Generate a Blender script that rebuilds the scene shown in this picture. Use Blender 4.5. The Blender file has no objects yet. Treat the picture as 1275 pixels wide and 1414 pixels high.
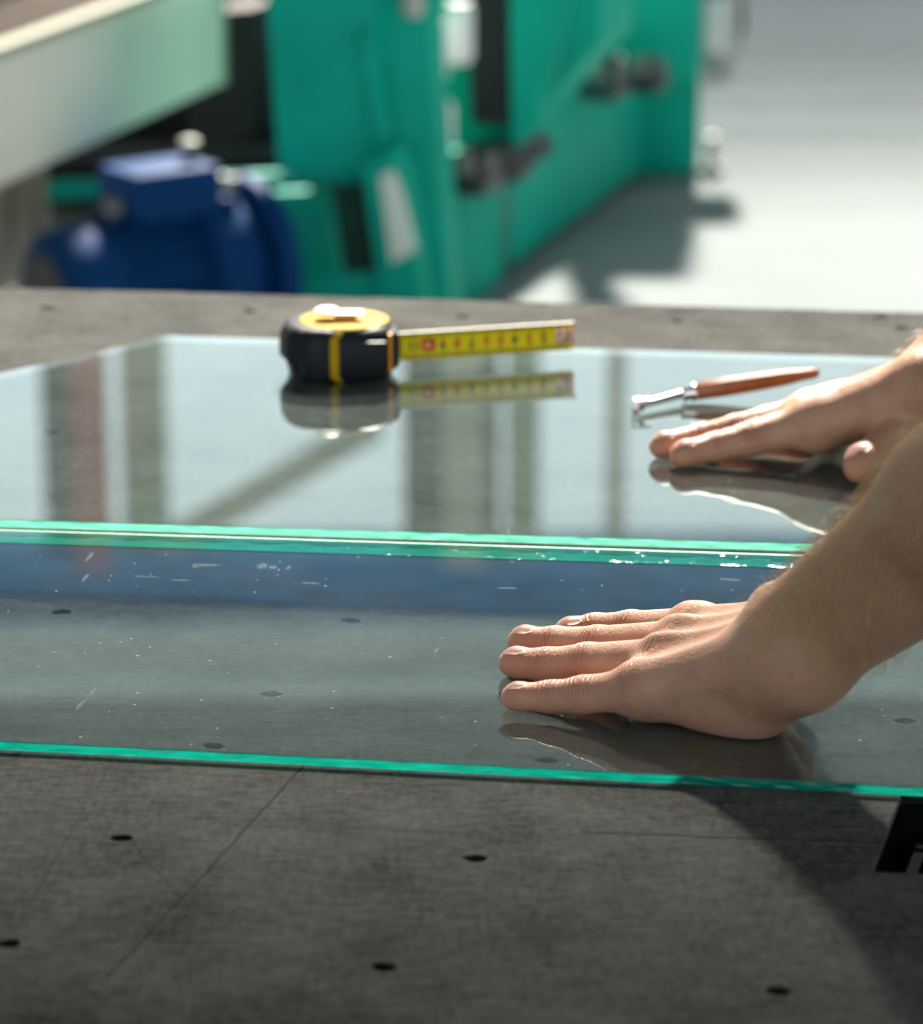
import bpy, bmesh, math, random
import numpy as np
from mathutils import Vector, Matrix, geometry

random.seed(7)
rng = np.random.default_rng(7)
S = bpy.context.scene
COL = S.collection

# ------------------------------------------------------------------ camera
F_PX, CX, CY = 4600.0, 637.5, 707.0
PITCH = math.radians(16.65)
CAM_Z = 1.451
TZ = 0.900                     # felt level
PT = 0.0055                    # pane thickness
GZ = TZ + PT                   # top of the glass
cam_d = bpy.data.cameras.new('camera')
cam = bpy.data.objects.new('camera', cam_d)
COL.objects.link(cam)
cam.location = (0, 0, CAM_Z)
cam.rotation_euler = (math.pi / 2 - PITCH, 0, 0)
cam_d.sensor_fit = 'HORIZONTAL'
cam_d.sensor_width = 36.0
cam_d.lens = F_PX / 1275.0 * 36.0
cam_d.clip_start = 0.05
cam_d.clip_end = 200
cam_d.dof.use_dof = True
cam_d.dof.focus_distance = 1.66
cam_d.dof.aperture_fstop = 9.5
S.camera = cam

# ------------------------------------------------------------------ light
world = bpy.data.worlds.new('sky')
S.world = world
world.use_nodes = True
wn = world.node_tree.nodes
wl = world.node_tree.links
wn.clear()
w_out = wn.new('ShaderNodeOutputWorld')
w_bg = wn.new('ShaderNodeBackground')
w_bg.inputs['Color'].default_value = (0.84, 0.94, 1.0, 1)
w_bg.inputs['Strength'].default_value = 1.5
wl.new(w_bg.outputs[0], w_out.inputs[0])
sun_d = bpy.data.lights.new('sun', 'SUN')
sun_d.energy = 17.0
sun_d.angle = math.radians(4.2)
sun_d.color = (1.0, 0.92, 0.80)
sun = bpy.data.objects.new('sun', sun_d)
COL.objects.link(sun)
SUN_TO = Vector((0.06, 0.745, 0.665)).normalized()
sun.rotation_euler = (-SUN_TO).to_track_quat('-Z', 'Y').to_euler()
S.view_settings.view_transform = 'Standard'
S.view_settings.look = 'None'
S.view_settings.gamma = 1.0
S.view_settings.use_curve_mapping = False
S.view_settings.exposure = 0.0

# ------------------------------------------------------------------ layout helpers
_f = Vector((0, math.cos(PITCH), -math.sin(PITCH)))
_u = Vector((0, math.sin(PITCH), math.cos(PITCH)))
_o = Vector((0, 0, CAM_Z))
def ray(px, py):
    return _f + Vector(((px - CX) / F_PX, 0, 0)) - _u * ((py - CY) / F_PX)
def P(px, py, z):                       # the point at height z
    d = ray(px, py)
    return _o + d * ((z - CAM_Z) / d.z)
def Q(px, py, y):                       # the point at distance y
    d = ray(px, py)
    return _o + d * (y / d.y)
A7 = math.radians(7.0)
TU = Vector((math.cos(A7), -math.sin(A7), 0))
TV = Vector((math.sin(A7), math.cos(A7), 0))
TO = Vector((0, 1.5, 0))
def T(u, v, z=0.0):
    return TO + TU * u + TV * v + Vector((0, 0, z))
def toT(p):
    q = p - TO
    return (q.dot(TU), q.dot(TV))

# ------------------------------------------------------------------ materials
def mat(name, col, rough=0.5, metal=0.0, noise=None, bump=None, **kw):
    m = bpy.data.materials.new(name)
    m.use_nodes = True
    nt = m.node_tree
    b = nt.nodes['Principled BSDF']
    b.inputs['Base Color'].default_value = (*col, 1)
    b.inputs['Roughness'].default_value = rough
    b.inputs['Metallic'].default_value = metal
    for k, v in kw.items():
        b.inputs[k].default_value = v
    tc = None
    if noise or bump:
        tc = nt.nodes.new('ShaderNodeTexCoord')
    if noise:                            # (scale, amount)
        n = nt.nodes.new('ShaderNodeTexNoise')
        n.inputs['Scale'].default_value = noise[0]
        n.inputs['Detail'].default_value = 5
        nt.links.new(tc.outputs['Object'], n.inputs['Vector'])
        r = nt.nodes.new('ShaderNodeValToRGB')
        a = noise[1]
        r.color_ramp.elements[0].position = 0.3
        r.color_ramp.elements[1].position = 0.7
        r.color_ramp.elements[0].color = (*[max(0, c * (1 - a)) for c in col], 1)
        r.color_ramp.elements[1].color = (*[min(1, c * (1 + a)) for c in col], 1)
        nt.links.new(n.outputs['Fac'], r.inputs['Fac'])
        nt.links.new(r.outputs['Color'], b.inputs['Base Color'])
    if bump:                             # (scale, strength, distance)
        n = nt.nodes.new('ShaderNodeTexNoise')
        n.inputs['Scale'].default_value = bump[0]
        n.inputs['Detail'].default_value = 4
        nt.links.new(tc.outputs['Object'], n.inputs['Vector'])
        bp = nt.nodes.new('ShaderNodeBump')
        bp.inputs['Strength'].default_value = bump[1]
        bp.inputs['Distance'].default_value = bump[2]
        nt.links.new(n.outputs['Fac'], bp.inputs['Height'])
        nt.links.new(bp.outputs['Normal'], b.inputs['Normal'])
    return m

def N(nt, t, **props):
    n = nt.nodes.new(t)
    for k, v in props.items():
        setattr(n, k, v)
    return n
def math_n(nt, op, a, b=None, c=None, clamp=False):
    n = nt.nodes.new('ShaderNodeMath')
    n.operation = op
    n.use_clamp = clamp
    for i, x in enumerate((a, b, c)):
        if x is None:
            continue
        if isinstance(x, (int, float)):
            n.inputs[i].default_value = x
        else:
            nt.links.new(x, n.inputs[i])
    return n.outputs[0]

def make_felt():
    m = bpy.data.materials.new('grey_felt')
    m.use_nodes = True
    nt = m.node_tree
    L = nt.links.new
    b = nt.nodes['Principled BSDF']
    b.inputs['Roughness'].default_value = 0.95
    b.inputs['Sheen Weight'].default_value = 0.40
    b.inputs['Sheen Roughness'].default_value = 0.35
    b.inputs['Sheen Tint'].default_value = (1.0, 0.99, 0.90, 1)
    b.inputs['Specular IOR Level'].default_value = 0.15
    tc = N(nt, 'ShaderNodeTexCoord')
    # fibres: stretched fine noise in two directions, plus broad mottling
    def noise(scale, detail, rough=0.6, stretch=(1, 1, 1), rot=0):
        mp = N(nt, 'ShaderNodeMapping')
        mp.inputs['Scale'].default_value = stretch
        mp.inputs['Rotation'].default_value = (0, 0, rot)
        L(tc.outputs['Object'], mp.inputs['Vector'])
        n = N(nt, 'ShaderNodeTexNoise')
        n.inputs['Scale'].default_value = scale
        n.inputs['Detail'].default_value = detail
        n.inputs['Roughness'].default_value = rough
        L(mp.outputs[0], n.inputs['Vector'])
        return n.outputs['Fac']
    f1 = noise(190, 7, 0.75, (0.40, 1.2, 1), 0.1)
    f2 = noise(260, 5, 0.75, (1.1, 0.30, 1), 0.6)
    mo = noise(22, 4, 0.55)
    br = noise(5, 2, 0.5)
    s = math_n(nt, 'ADD', math_n(nt, 'MULTIPLY', f1, 0.45), math_n(nt, 'MULTIPLY', f2, 0.35))
    s = math_n(nt, 'ADD', s, math_n(nt, 'MULTIPLY', mo, 0.30))
    s = math_n(nt, 'ADD', s, math_n(nt, 'MULTIPLY', br, 0.20))
    rp = N(nt, 'ShaderNodeValToRGB')
    e = rp.color_ramp.elements
    e[0].position, e[1].position = 0.54, 0.77
    e[0].color = (0.0025, 0.0025, 0.0024, 1)
    e[1].color = (0.030, 0.030, 0.027, 1)
    L(s, rp.inputs['Fac'])
    # knife scores: distance to straight cuts in the felt
    sx = N(nt, 'ShaderNodeSeparateXYZ')
    wob = noise(30, 2)
    L(tc.outputs['Object'], sx.inputs[0])
    dark = None
    for (p0, p1, w, a) in CUTS:
        (x0, y0), (x1, y1) = p0, p1
        ln = math.hypot(x1 - x0, y1 - y0)
        dx, dy = (x1 - x0) / ln, (y1 - y0) / ln
        t = math_n(nt, 'ADD', math_n(nt, 'MULTIPLY', math_n(nt, 'SUBTRACT', sx.outputs[0], x0), dx),
                   math_n(nt, 'MULTIPLY', math_n(nt, 'SUBTRACT', sx.outputs[1], y0), dy))
        n = math_n(nt, 'SUBTRACT', math_n(nt, 'MULTIPLY', math_n(nt, 'SUBTRACT', sx.outputs[0], x0), -dy),
                   math_n(nt, 'MULTIPLY', math_n(nt, 'SUBTRACT', sx.outputs[1], y0), -dx))
        n = math_n(nt, 'ADD', n, math_n(nt, 'MULTIPLY', math_n(nt, 'SUBTRACT', wob, 0.5), 0.004))
        k = math_n(nt, 'SUBTRACT', 1.0, math_n(nt, 'DIVIDE', math_n(nt, 'ABSOLUTE', n), w), clamp=True)
        inside = math_n(nt, 'MULTIPLY', math_n(nt, 'GREATER_THAN', t, 0.0), math_n(nt, 'LESS_THAN', t, ln))
        k = math_n(nt, 'MULTIPLY', math_n(nt, 'MULTIPLY', k, inside), a)
        dark = k if dark is None else math_n(nt, 'MAXIMUM', dark, k)
    mx = N(nt, 'ShaderNodeMix', data_type='RGBA')
    L(dark, mx.inputs['Factor'])
    L(rp.outputs['Color'], mx.inputs[6])
    mx.inputs[7].default_value = (0.002, 0.002, 0.002, 1)
    L(mx.outputs[2], b.inputs['Base Color'])
    L(math_n(nt, 'MULTIPLY', math_n(nt, 'MULTIPLY', math_n(nt, 'SUBTRACT', 1.0, dark), math_n(nt, 'SUBTRACT', s, 0.45, clamp=True)), 1.75), b.inputs['Sheen Weight'])
    bp = N(nt, 'ShaderNodeBump')
    bp.inputs['Strength'].default_value = 0.8
    bp.inputs['Distance'].default_value = 0.0012
    h = math_n(nt, 'SUBTRACT', s, math_n(nt, 'MULTIPLY', dark, 0.8))
    L(h, bp.inputs['Height'])
    L(bp.outputs['Normal'], b.inputs['Normal'])
    return m

def make_under(name, tint):
    m = bpy.data.materials.new(name)
    m.use_nodes = True
    nt = m.node_tree
    nt.nodes.clear()
    out = N(nt, 'ShaderNodeOutputMaterial')
    tr = N(nt, 'ShaderNodeBsdfTransparent')
    tr.inputs['Color'].default_value = (*tint, 1)
    nt.links.new(tr.outputs[0], out.inputs[0])
    return m

def make_pane(name, haze, tint):
    """thin float glass: tinted straight transmission, Fresnel mirror reflection, a film of dust"""
    m = bpy.data.materials.new(name)
    m.use_nodes = True
    nt = m.node_tree
    nt.nodes.clear()
    L = nt.links.new
    out = N(nt, 'ShaderNodeOutputMaterial')
    tr = N(nt, 'ShaderNodeBsdfTransparent')
    tr.inputs['Color'].default_value = (*tint, 1)
    gl = N(nt, 'ShaderNodeBsdfGlossy')
    gl.inputs['Roughness'].default_value = 0.012
    gl.inputs['Color'].default_value = (0.88, 1.0, 0.97, 1)
    df = N(nt, 'ShaderNodeBsdfDiffuse')
    df.inputs['Color'].default_value = (0.75, 0.82, 0.84, 1)
    geo = N(nt, 'ShaderNodeNewGeometry')
    dot = N(nt, 'ShaderNodeVectorMath', operation='DOT_PRODUCT')
    L(geo.outputs['Normal'], dot.inputs[0])
    L(geo.outputs['Incoming'], dot.inputs[1])
    c = math_n(nt, 'ABSOLUTE', dot.outputs['Value'])
    p5 = math_n(nt, 'POWER', math_n(nt, 'SUBTRACT', 1.0, c, clamp=True), 5.0)
    fr = math_n(nt, 'ADD', math_n(nt, 'MULTIPLY', p5, 1.40), 0.075, clamp=True)   # both faces of the sheet together
    tc = N(nt, 'ShaderNodeTexCoord')
    vo = N(nt, 'ShaderNodeTexVoronoi')
    vo.inputs['Scale'].default_value = 190
    L(tc.outputs['Object'], vo.inputs['Vector'])
    sep = N(nt, 'ShaderNodeSeparateColor')
    L(vo.outputs['Color'], sep.inputs[0])
    rad = math_n(nt, 'MULTIPLY', math_n(nt, 'POWER', sep.outputs[0], 5.0), 0.16)
    speck = math_n(nt, 'LESS_THAN', vo.outputs['Distance'], rad)
    no = N(nt, 'ShaderNodeTexNoise')
    no.inputs['Scale'].default_value = 9
    no.inputs['Detail'].default_value = 5
    L(tc.outputs['Object'], no.inputs['Vector'])
    film = math_n(nt, 'MULTIPLY', math_n(nt, 'SUBTRACT', no.outputs['Fac'], 0.25, clamp=True), haze * 2.2)
    fac = math_n(nt, 'ADD', film, math_n(nt, 'MULTIPLY', speck, 0.30), clamp=True)
    m1 = N(nt, 'ShaderNodeMixShader')
    L(fac, m1.inputs[0]); L(tr.outputs[0], m1.inputs[1]); L(df.outputs[0], m1.inputs[2])
    m2 = N(nt, 'ShaderNodeMixShader')
    L(fr, m2.inputs[0]); L(m1.outputs[0], m2.inputs[1]); L(gl.outputs[0], m2.inputs[2])
    L(m2.outputs[0], out.inputs['Surface'])
    return m

def make_edge(name, c0, c1, clear=0.0):
    m = bpy.data.materials.new(name)
    m.use_nodes = True
    nt = m.node_tree
    nt.nodes.clear()
    L = nt.links.new
    out = N(nt, 'ShaderNodeOutputMaterial')
    df = N(nt, 'ShaderNodeBsdfDiffuse')
    tl = N(nt, 'ShaderNodeBsdfTranslucent')
    gl = N(nt, 'ShaderNodeBsdfGlossy')
    gl.inputs['Roughness'].default_value = 0.12
    tc = N(nt, 'ShaderNodeTexCoord')
    mp = N(nt, 'ShaderNodeMapping')
    mp.inputs['Scale'].default_value = (1, 1, 6)
    L(tc.outputs['Object'], mp.inputs[0])
    no = N(nt, 'ShaderNodeTexNoise')
    no.inputs['Scale'].default_value = 70
    no.inputs['Detail'].default_value = 3
    L(mp.outputs[0], no.inputs['Vector'])
    rp = N(nt, 'ShaderNodeValToRGB')
    e = rp.color_ramp.elements
    e[0].position, e[1].position = 0.3, 0.7
    e[0].color = (*c0, 1)
    e[1].color = (*c1, 1)
    L(no.outputs['Fac'], rp.inputs[0])
    L(rp.outputs[0], df.inputs[0]); L(rp.outputs[0], tl.inputs[0])
    bp = N(nt, 'ShaderNodeBump')
    bp.inputs['Strength'].default_value = 0.6
    bp.inputs['Distance'].default_value = 0.002
    L(no.outputs['Fac'], bp.inputs['Height'])
    L(bp.outputs[0], gl.inputs['Normal'])
    m1 = N(nt, 'ShaderNodeMixShader')
    m1.inputs[0].default_value = 0.6
    L(df.outputs[0], m1.inputs[1]); L(tl.outputs[0], m1.inputs[2])
    m2 = N(nt, 'ShaderNodeMixShader')
    m2.inputs[0].default_value = 0.035
    L(m1.outputs[0], m2.inputs[1]); L(gl.outputs[0], m2.inputs[2])
    m3 = N(nt, 'ShaderNodeMixShader')
    tr = N(nt, 'ShaderNodeBsdfTransparent')
    m3.inputs[0].default_value = clear
    L(m2.outputs[0], m3.inputs[1]); L(tr.outputs[0], m3.inputs[2])
    L(m3.outputs[0], out.inputs[0])
    return m

def make_skin():
    m = bpy.data.materials.new('skin')
    m.use_nodes = True
    nt = m.node_tree
    L = nt.links.new
    b = nt.nodes['Principled BSDF']
    b.inputs['Roughness'].default_value = 0.48
    b.inputs['Specular IOR Level'].default_value = 0.4
    b.inputs['Subsurface Weight'].default_value = 0.12
    b.inputs['Subsurface Radius'].default_value = (1.0, 0.35, 0.18)
    b.inputs['Subsurface Scale'].default_value = 0.006
    def attr(n):
        a = N(nt, 'ShaderNodeAttribute', attribute_name=n)
        return a.outputs['Fac']
    red, tan, wm, wu = attr('red'), attr('tan'), attr('crease'), attr('along')
    tc = N(nt, 'ShaderNodeTexCoord')
    def noise(scale, detail=4):
        n = N(nt, 'ShaderNodeTexNoise')
        n.inputs['Scale'].default_value = scale
        n.inputs['Detail'].default_value = detail
        L(tc.outputs['Object'], n.inputs['Vector'])
        return n.outputs['Fac']
    def mixc(f, a, bb):
        mx = N(nt, 'ShaderNodeMix', data_type='RGBA')
        L(f, mx.inputs['Factor'])
        for i, x in ((6, a), (7, bb)):
            if isinstance(x, tuple):
                mx.inputs[i].default_value = (*x, 1)
            else:
                L(x, mx.inputs[i])
        return mx.outputs[2]
    c = mixc(tan, (0.57, 0.32, 0.22), (0.45, 0.255, 0.15))
    c = mixc(math_n(nt, 'MULTIPLY', red, 0.65), c, (0.56, 0.22, 0.155))
    blot = math_n(nt, 'MULTIPLY', math_n(nt, 'SUBTRACT', noise(70), 0.42, clamp=True), 1.7)
    c = mixc(blot, c, (0.42, 0.20, 0.12))
    # creases over the knuckles: many short folds across the finger
    ws = math_n(nt, 'SINE', math_n(nt, 'ADD', math_n(nt, 'MULTIPLY', wu, 2 * math.pi / 0.0024),
                                   math_n(nt, 'MULTIPLY', noise(160), 9.0)))
    fold = math_n(nt, 'MULTIPLY', math_n(nt, 'ADD', math_n(nt, 'MULTIPLY', ws, 0.5), 0.5), wm)
    c = mixc(math_n(nt, 'MULTIPLY', fold, 0.35), c, (0.32, 0.12, 0.075))
    L(c, b.inputs['Base Color'])
    vo = N(nt, 'ShaderNodeTexVoronoi')
    vo.inputs['Scale'].default_value = 900
    L(tc.outputs['Object'], vo.inputs['Vector'])
    h = math_n(nt, 'ADD', math_n(nt, 'MULTIPLY', noise(330, 5), 0.5), math_n(nt, 'MULTIPLY', vo.outputs['Distance'], 0.25))
    h = math_n(nt, 'ADD', h, math_n(nt, 'MULTIPLY', noise(90, 3), 0.7))
    h = math_n(nt, 'SUBTRACT', h, math_n(nt, 'MULTIPLY', fold, 0.9))
    bp = N(nt, 'ShaderNodeBump')
    bp.inputs['Strength'].default_value = 0.55
    bp.inputs['Distance'].default_value = 0.0012
    L(h, bp.inputs['Height'])
    L(bp.outputs[0], b.inputs['Normal'])
    return m

# ------------------------------------------------------------------ object helpers
def tag(o, label=None, cat=None, group=None, kind=None):
    if label: o['label'] = label
    if cat: o['category'] = cat
    if group: o['group'] = group
    if kind: o['kind'] = kind
    return o
def empty(name, loc, label, cat, group=None):
    o = bpy.data.objects.new(name, None)
    o.empty_display_size = 0.05
    COL.objects.link(o)
    o.location = loc
    return tag(o, label, cat, group)
def link(name, me, m, parent=None):
    """the mesh is in world coordinates; under a parent it is moved into the parent's frame"""
    if m is not None:
        me.materials.clear()
        me.materials.append(m)
    o = bpy.data.objects.new(name, me)
    COL.objects.link(o)
    if parent is not None:
        o.parent = parent
        loc = Vector((0, 0, 0))
        q = parent
        while q is not None:
            loc += q.location
            q = q.parent
        me.transform(Matrix.Translation(-loc))
    return o
def bm_obj(name, bm, m, parent=None, smooth=False):
    me = bpy.data.meshes.new(name)
    bmesh.ops.recalc_face_normals(bm, faces=bm.faces)
    bm.to_mesh(me)
    bm.free()
    if smooth:
        for p in me.polygons:
            p.use_smooth = True
    return link(name, me, m, parent)
def sharp(o, ang=35):
    me = o.data
    for p in me.polygons:
        p.use_smooth = True
    me.set_sharp_from_angle(angle=math.radians(ang))
    return o

def box(bm, c, size, ax=None, bevel=0.0, seg=2):
    """box at centre c, size along the axes ax (columns)"""
    r = bmesh.ops.create_cube(bm, size=1.0)
    vs = r['verts']
    M = Matrix.Diagonal((*size, 1))
    if ax is not None:
        R = Matrix((ax[0], ax[1], ax[2])).transposed().to_4x4()
        M = R @ M
    M = Matrix.Translation(Vector(c)) @ M
    bmesh.ops.transform(bm, matrix=M, verts=vs)
    if bevel > 0:
        es = {e for v in vs for e in v.link_edges}
        bmesh.ops.bevel(bm, geom=list(es), offset=bevel, segments=seg, affect='EDGES', profile=0.6)
def prism(bm, pts, vec, bevel=0.0):
    """polygon (3-D points) pushed along vec"""
    vec = Vector(vec)
    a = [bm.verts.new(p) for p in pts]
    b = [bm.verts.new(Vector(p) + vec) for p in pts]
    n = len(pts)
    fs = [bm.faces.new(a), bm.faces.new(list(reversed(b)))]
    for i in range(n):
        fs.append(bm.faces.new((a[i], b[i], b[(i + 1) % n], a[(i + 1) % n])))
    if bevel > 0:
        es = {e for f in fs for e in f.edges}
        bmesh.ops.bevel(bm, geom=list(es), offset=bevel, segments=2, affect='EDGES', profile=0.6)
def frame(d):
    d = Vector(d).normalized()
    a = Vector((0, 0, 1)) if abs(d.z) < 0.9 else Vector((1, 0, 0))
    s = d.cross(a).normalized()
    return s, s.cross(d).normalized(), d
def lathe(bm, p, d, prof, n=32, cap=True):
    """rings of (distance along d, radius)"""
    s, t, d = frame(d)
    p = Vector(p)
    rings = []
    for (h, r) in prof:
        rings.append([bm.verts.new(p + d * h + (s * math.cos(k * 2 * math.pi / n) + t * math.sin(k * 2 * math.pi / n)) * max(r, 1e-5)) for k in range(n)])
    for a, b in zip(rings, rings[1:]):
        for k in range(n):
            bm.faces.new((a[k], a[(k + 1) % n], b[(k + 1) % n], b[k]))
    if cap:
        bm.faces.new(list(reversed(rings[0])))
        bm.faces.new(rings[-1])
def tube(bm, pts, r, n=10):
    pts = [Vector(p) for p in pts]
    rings = []
    for i, p in enumerate(pts):
        d = (pts[min(i + 1, len(pts) - 1)] - pts[max(i - 1, 0)])
        s, t, _ = frame(d)
        rr = r[i] if isinstance(r, (list, tuple)) else r
        rings.append([bm.verts.new(p + (s * math.cos(k * 2 * math.pi / n) + t * math.sin(k * 2 * math.pi / n)) * rr) for k in range(n)])
    for a, b in zip(rings, rings[1:]):
        for k in range(n):
            bm.faces.new((a[k], a[(k + 1) % n], b[(k + 1) % n], b[k]))
    bm.faces.new(list(reversed(rings[0])))
    bm.faces.new(rings[-1])
def one(name, fn, m, parent=None, ang=35):
    bm = bmesh.new()
    fn(bm)
    return sharp(bm_obj(name, bm, m, parent), ang)

# ------------------------------------------------------------------ materials in use
def _t(px, py):
    return toT(P(px, py, TZ))
def _cut(p0, p1, w=0.0011, a=0.85):
    a0, a1 = P(*p0, TZ), P(*p1, TZ)
    return ((a0.x, a0.y - 1.5), (a1.x, a1.y - 1.5), w, a)
CUTS = [
    _cut((432, 1046), (150, 1352), 0.0013, 0.75),
    _cut((800, 1150), (1215, 1166), 0.0015, 0.75),
    _cut((178, 1160), (245, 1240), 0.0009, 0.45),
    _cut((360, 1142), (640, 1150), 0.0010, 0.35),
    _cut((980, 1150), (1010, 1085), 0.0009, 0.4),
    _cut((590, 1060), (760, 1150), 0.0008, 0.3),
    _cut((20, 1290), (150, 1060), 0.0010, 0.3),
    _cut((860, 1140), (900, 1180), 0.0010, 0.35),
    _cut((60, 1300), (330, 1290), 0.0010, 0.25),
    _cut((1020, 488), (1080, 440), 0.0016, 0.35),
]
M = {}
M['felt'] = make_felt()
M['pane_front'] = make_pane('clear_glass_front', 0.030, (0.87, 0.94, 0.945))
M['pane_rear'] = make_pane('clear_glass_rear', 0.035, (0.86, 0.93, 0.93))
M['pane_under'] = make_under('clear_glass_under', (0.92, 0.97, 0.97))
M['edge'] = make_edge('green_glass_edge', (0.0, 0.28, 0.20), (0.004, 0.46, 0.335))
M['edge_pale'] = make_edge('mint_glass_edge', (0.12, 0.50, 0.36), (0.22, 0.70, 0.52))
M['edge_far'] = make_edge('clear_glass_edge', (0.40, 0.60, 0.66), (0.70, 0.85, 0.92), 0.72)
M['skin'] = make_skin()
M['nail'] = mat('fingernail', (0.70, 0.43, 0.36), 0.45, **{'Specular IOR Level': 0.3, 'Subsurface Weight': 0.25, 'Subsurface Scale': 0.004})
M['hair'] = mat('arm_hair', (0.50, 0.33, 0.16), 0.45)
M['board'] = mat('black_board', (0.008, 0.009, 0.009), 0.95, **{'Specular IOR Level': 0.02})  # near-black, standing in for the shaded depth of the air holes
M['steel_dark'] = mat('dark_steel', (0.05, 0.055, 0.06), 0.45, 0.6)
M['arris'] = mat('glint_pale', (0.42, 0.58, 0.54), 0.45)
M['edge_glow'] = make_edge('bright_green_glass_edge', (0.0, 0.80, 0.44), (0.005, 0.98, 0.62))  # brighter edge green painted in for light glowing through the glass
M['smudge'] = make_edge('dried_smudge', (0.42, 0.52, 0.58), (0.52, 0.62, 0.66), 0.80)
M['blue_band_tint'] = mat('blue_band_tint', (0.001, 0.018, 0.042), 0.9, noise=(40, 0.35), **{'Specular IOR Level': 0.1})
M['rubber'] = mat('black_rubber', (0.009, 0.011, 0.015), 0.45, bump=(600, 0.3, 0.0003), **{'Specular IOR Level': 0.22})
M['yellow'] = mat('yellow_plastic', (0.42, 0.275, 0.005), 0.65, **{'Specular IOR Level': 0.12})
M['orange'] = mat('amber_plastic', (0.80, 0.32, 0.01), 0.5)
M['chrome'] = mat('chrome', (0.85, 0.87, 0.90), 0.16, 1.0)
M['clip'] = mat('white_steel', (0.85, 0.85, 0.82), 0.35, 0.2)
M['blade'] = mat('blade_yellow', (0.74, 0.63, 0.008), 0.5, **{'Specular IOR Level': 0.2})
M['print_black'] = mat('print_black', (0.02, 0.02, 0.015), 0.6)
M['print_red'] = mat('print_red', (0.50, 0.02, 0.008), 0.6)
M['print_white'] = mat('print_pale', (0.80, 0.70, 0.30), 0.5)
M['hook'] = mat('hook_steel', (0.60, 0.46, 0.38), 0.35, 0.8, noise=(300, 0.5))
M['wood'] = mat('red_brown_wood', (0.33, 0.098, 0.028), 0.30, noise=(60, 0.25), **{'Coat Weight': 0.5, 'Coat Roughness': 0.15})
M['steel'] = mat('bright_steel', (0.60, 0.62, 0.65), 0.33, 1.0)
M['dull_steel'] = mat('dull_steel', (0.20, 0.21, 0.20), 0.6, 0.2)
M['blue_screw'] = mat('blued_steel', (0.05, 0.16, 0.35), 0.3, 0.9)
M['teal'] = mat('teal_paint', (0.0, 0.39, 0.29), 0.55, noise=(6, 0.12), **{'Specular IOR Level': 0.12})
M['cream'] = mat('cream_paint', (0.82, 0.80, 0.68), 0.55, noise=(3, 0.05), **{'Specular IOR Level': 0.2})
M['cream_line'] = mat('pale_trim', (0.34, 0.35, 0.28), 0.6, **{'Specular IOR Level': 0.1})
M['motor'] = mat('motor_blue', (0.004, 0.045, 0.165), 0.6, **{'Specular IOR Level': 0.06})
M['motor_fan'] = mat('dark_fan', (0.03, 0.03, 0.035), 0.6)
M['grey'] = mat('grey_metal', (0.42, 0.43, 0.42), 0.4, 0.5)
M['white'] = mat('white_plastic', (0.78, 0.80, 0.80), 0.45)
M['label'] = mat('pale_sticker', (0.66, 0.76, 0.72), 0.5)
M['black'] = mat('black_void', (0.008, 0.008, 0.010), 0.7)
M['brown'] = mat('brown_roller', (0.06, 0.038, 0.024), 0.6, **{'Specular IOR Level': 0.1})
M['hose'] = mat('beige_hose', (0.30, 0.27, 0.22), 0.5)
M['floor'] = mat('white_floor', (0.215, 0.240, 0.246), 0.9, noise=(2.5, 0.04), **{'Specular IOR Level': 0.04})
M['wall'] = mat('hall_wall', (0.42, 0.45, 0.44), 0.7)
M['wall_pale'] = mat('pale_wall', (0.82, 0.92, 0.91), 0.7)
M['girder'] = mat('blue_girder_paint', (0.02, 0.22, 0.50), 0.6)
M['col_green'] = mat('pale_green_paint', (0.28, 0.34, 0.24), 0.5)
M['col_dark'] = mat('dark_frame_paint', (0.03, 0.05, 0.055), 0.5)
M['col_beige'] = mat('beige_paint', (0.42, 0.41, 0.32), 0.5)
M['col_red'] = mat('red_paint', (0.38, 0.08, 0.07), 0.5)
M['roof'] = mat('roof_sheet', (0.30, 0.31, 0.31), 0.7)
M['shirt'] = mat('navy_cloth', (0.03, 0.05, 0.10), 0.9, bump=(400, 0.3, 0.0005))
M['trousers'] = mat('work_trousers', (0.06, 0.065, 0.07), 0.9)
M['shoe'] = mat('shoe_leather', (0.02, 0.018, 0.016), 0.5)
M['headhair'] = mat('brown_hair', (0.06, 0.035, 0.02), 0.6)

# ------------------------------------------------------------------ the hall
def struct(name, fn, m):
    o = one(name, fn, m)
    o['kind'] = 'structure'
    return o
struct('floor', lambda bm: box(bm, (0, 8, -0.05), (26, 30, 0.1)), M['floor'])
ROOF_Z = 7.2
WY = 19.0
R0 = 1.39 + (ROOF_Z - TZ) * SUN_TO.y / SUN_TO.z
R1 = 9.2 + ROOF_Z * SUN_TO.y / SUN_TO.z        # bounds of an unseen skylight, placed to dim near table and far floor
struct('roof', lambda bm: (box(bm, (0, (R0 - 7) / 2, ROOF_Z), (26, R0 + 7, 0.12))), M['roof'])
for i_ in range(9):                        # unseen slats added to thin the sun reaching the far floor
    struct('beam_%d' % (i_ + 3), lambda bm: box(bm, (0, R1 - 1.5 + 0.42 * i_, ROOF_Z), (26, 0.12 + 0.15 * min(1, i_ / 4), 0.08)), M['roof'])
WZ0, WZ1 = 3.0, 6.2
struct('beam_20', lambda bm: (box(bm, (0, WY, 6.40), (26, 0.25, 0.36)), box(bm, (0, WY - 0.14, 6.22), (26, 0.5, 0.05)), box(bm, (0, WY - 0.14, 6.58), (26, 0.5, 0.05))), M['girder'])
struct('wall_upper', lambda bm: box(bm, (0, WY + 0.05, 6.95), (26, 0.2, 0.7)), M['wall_pale'])
struct('wall_left', lambda bm: box(bm, (-9.0, 8, 3.6), (0.2, 30, 7.2)), M['wall'])
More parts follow.
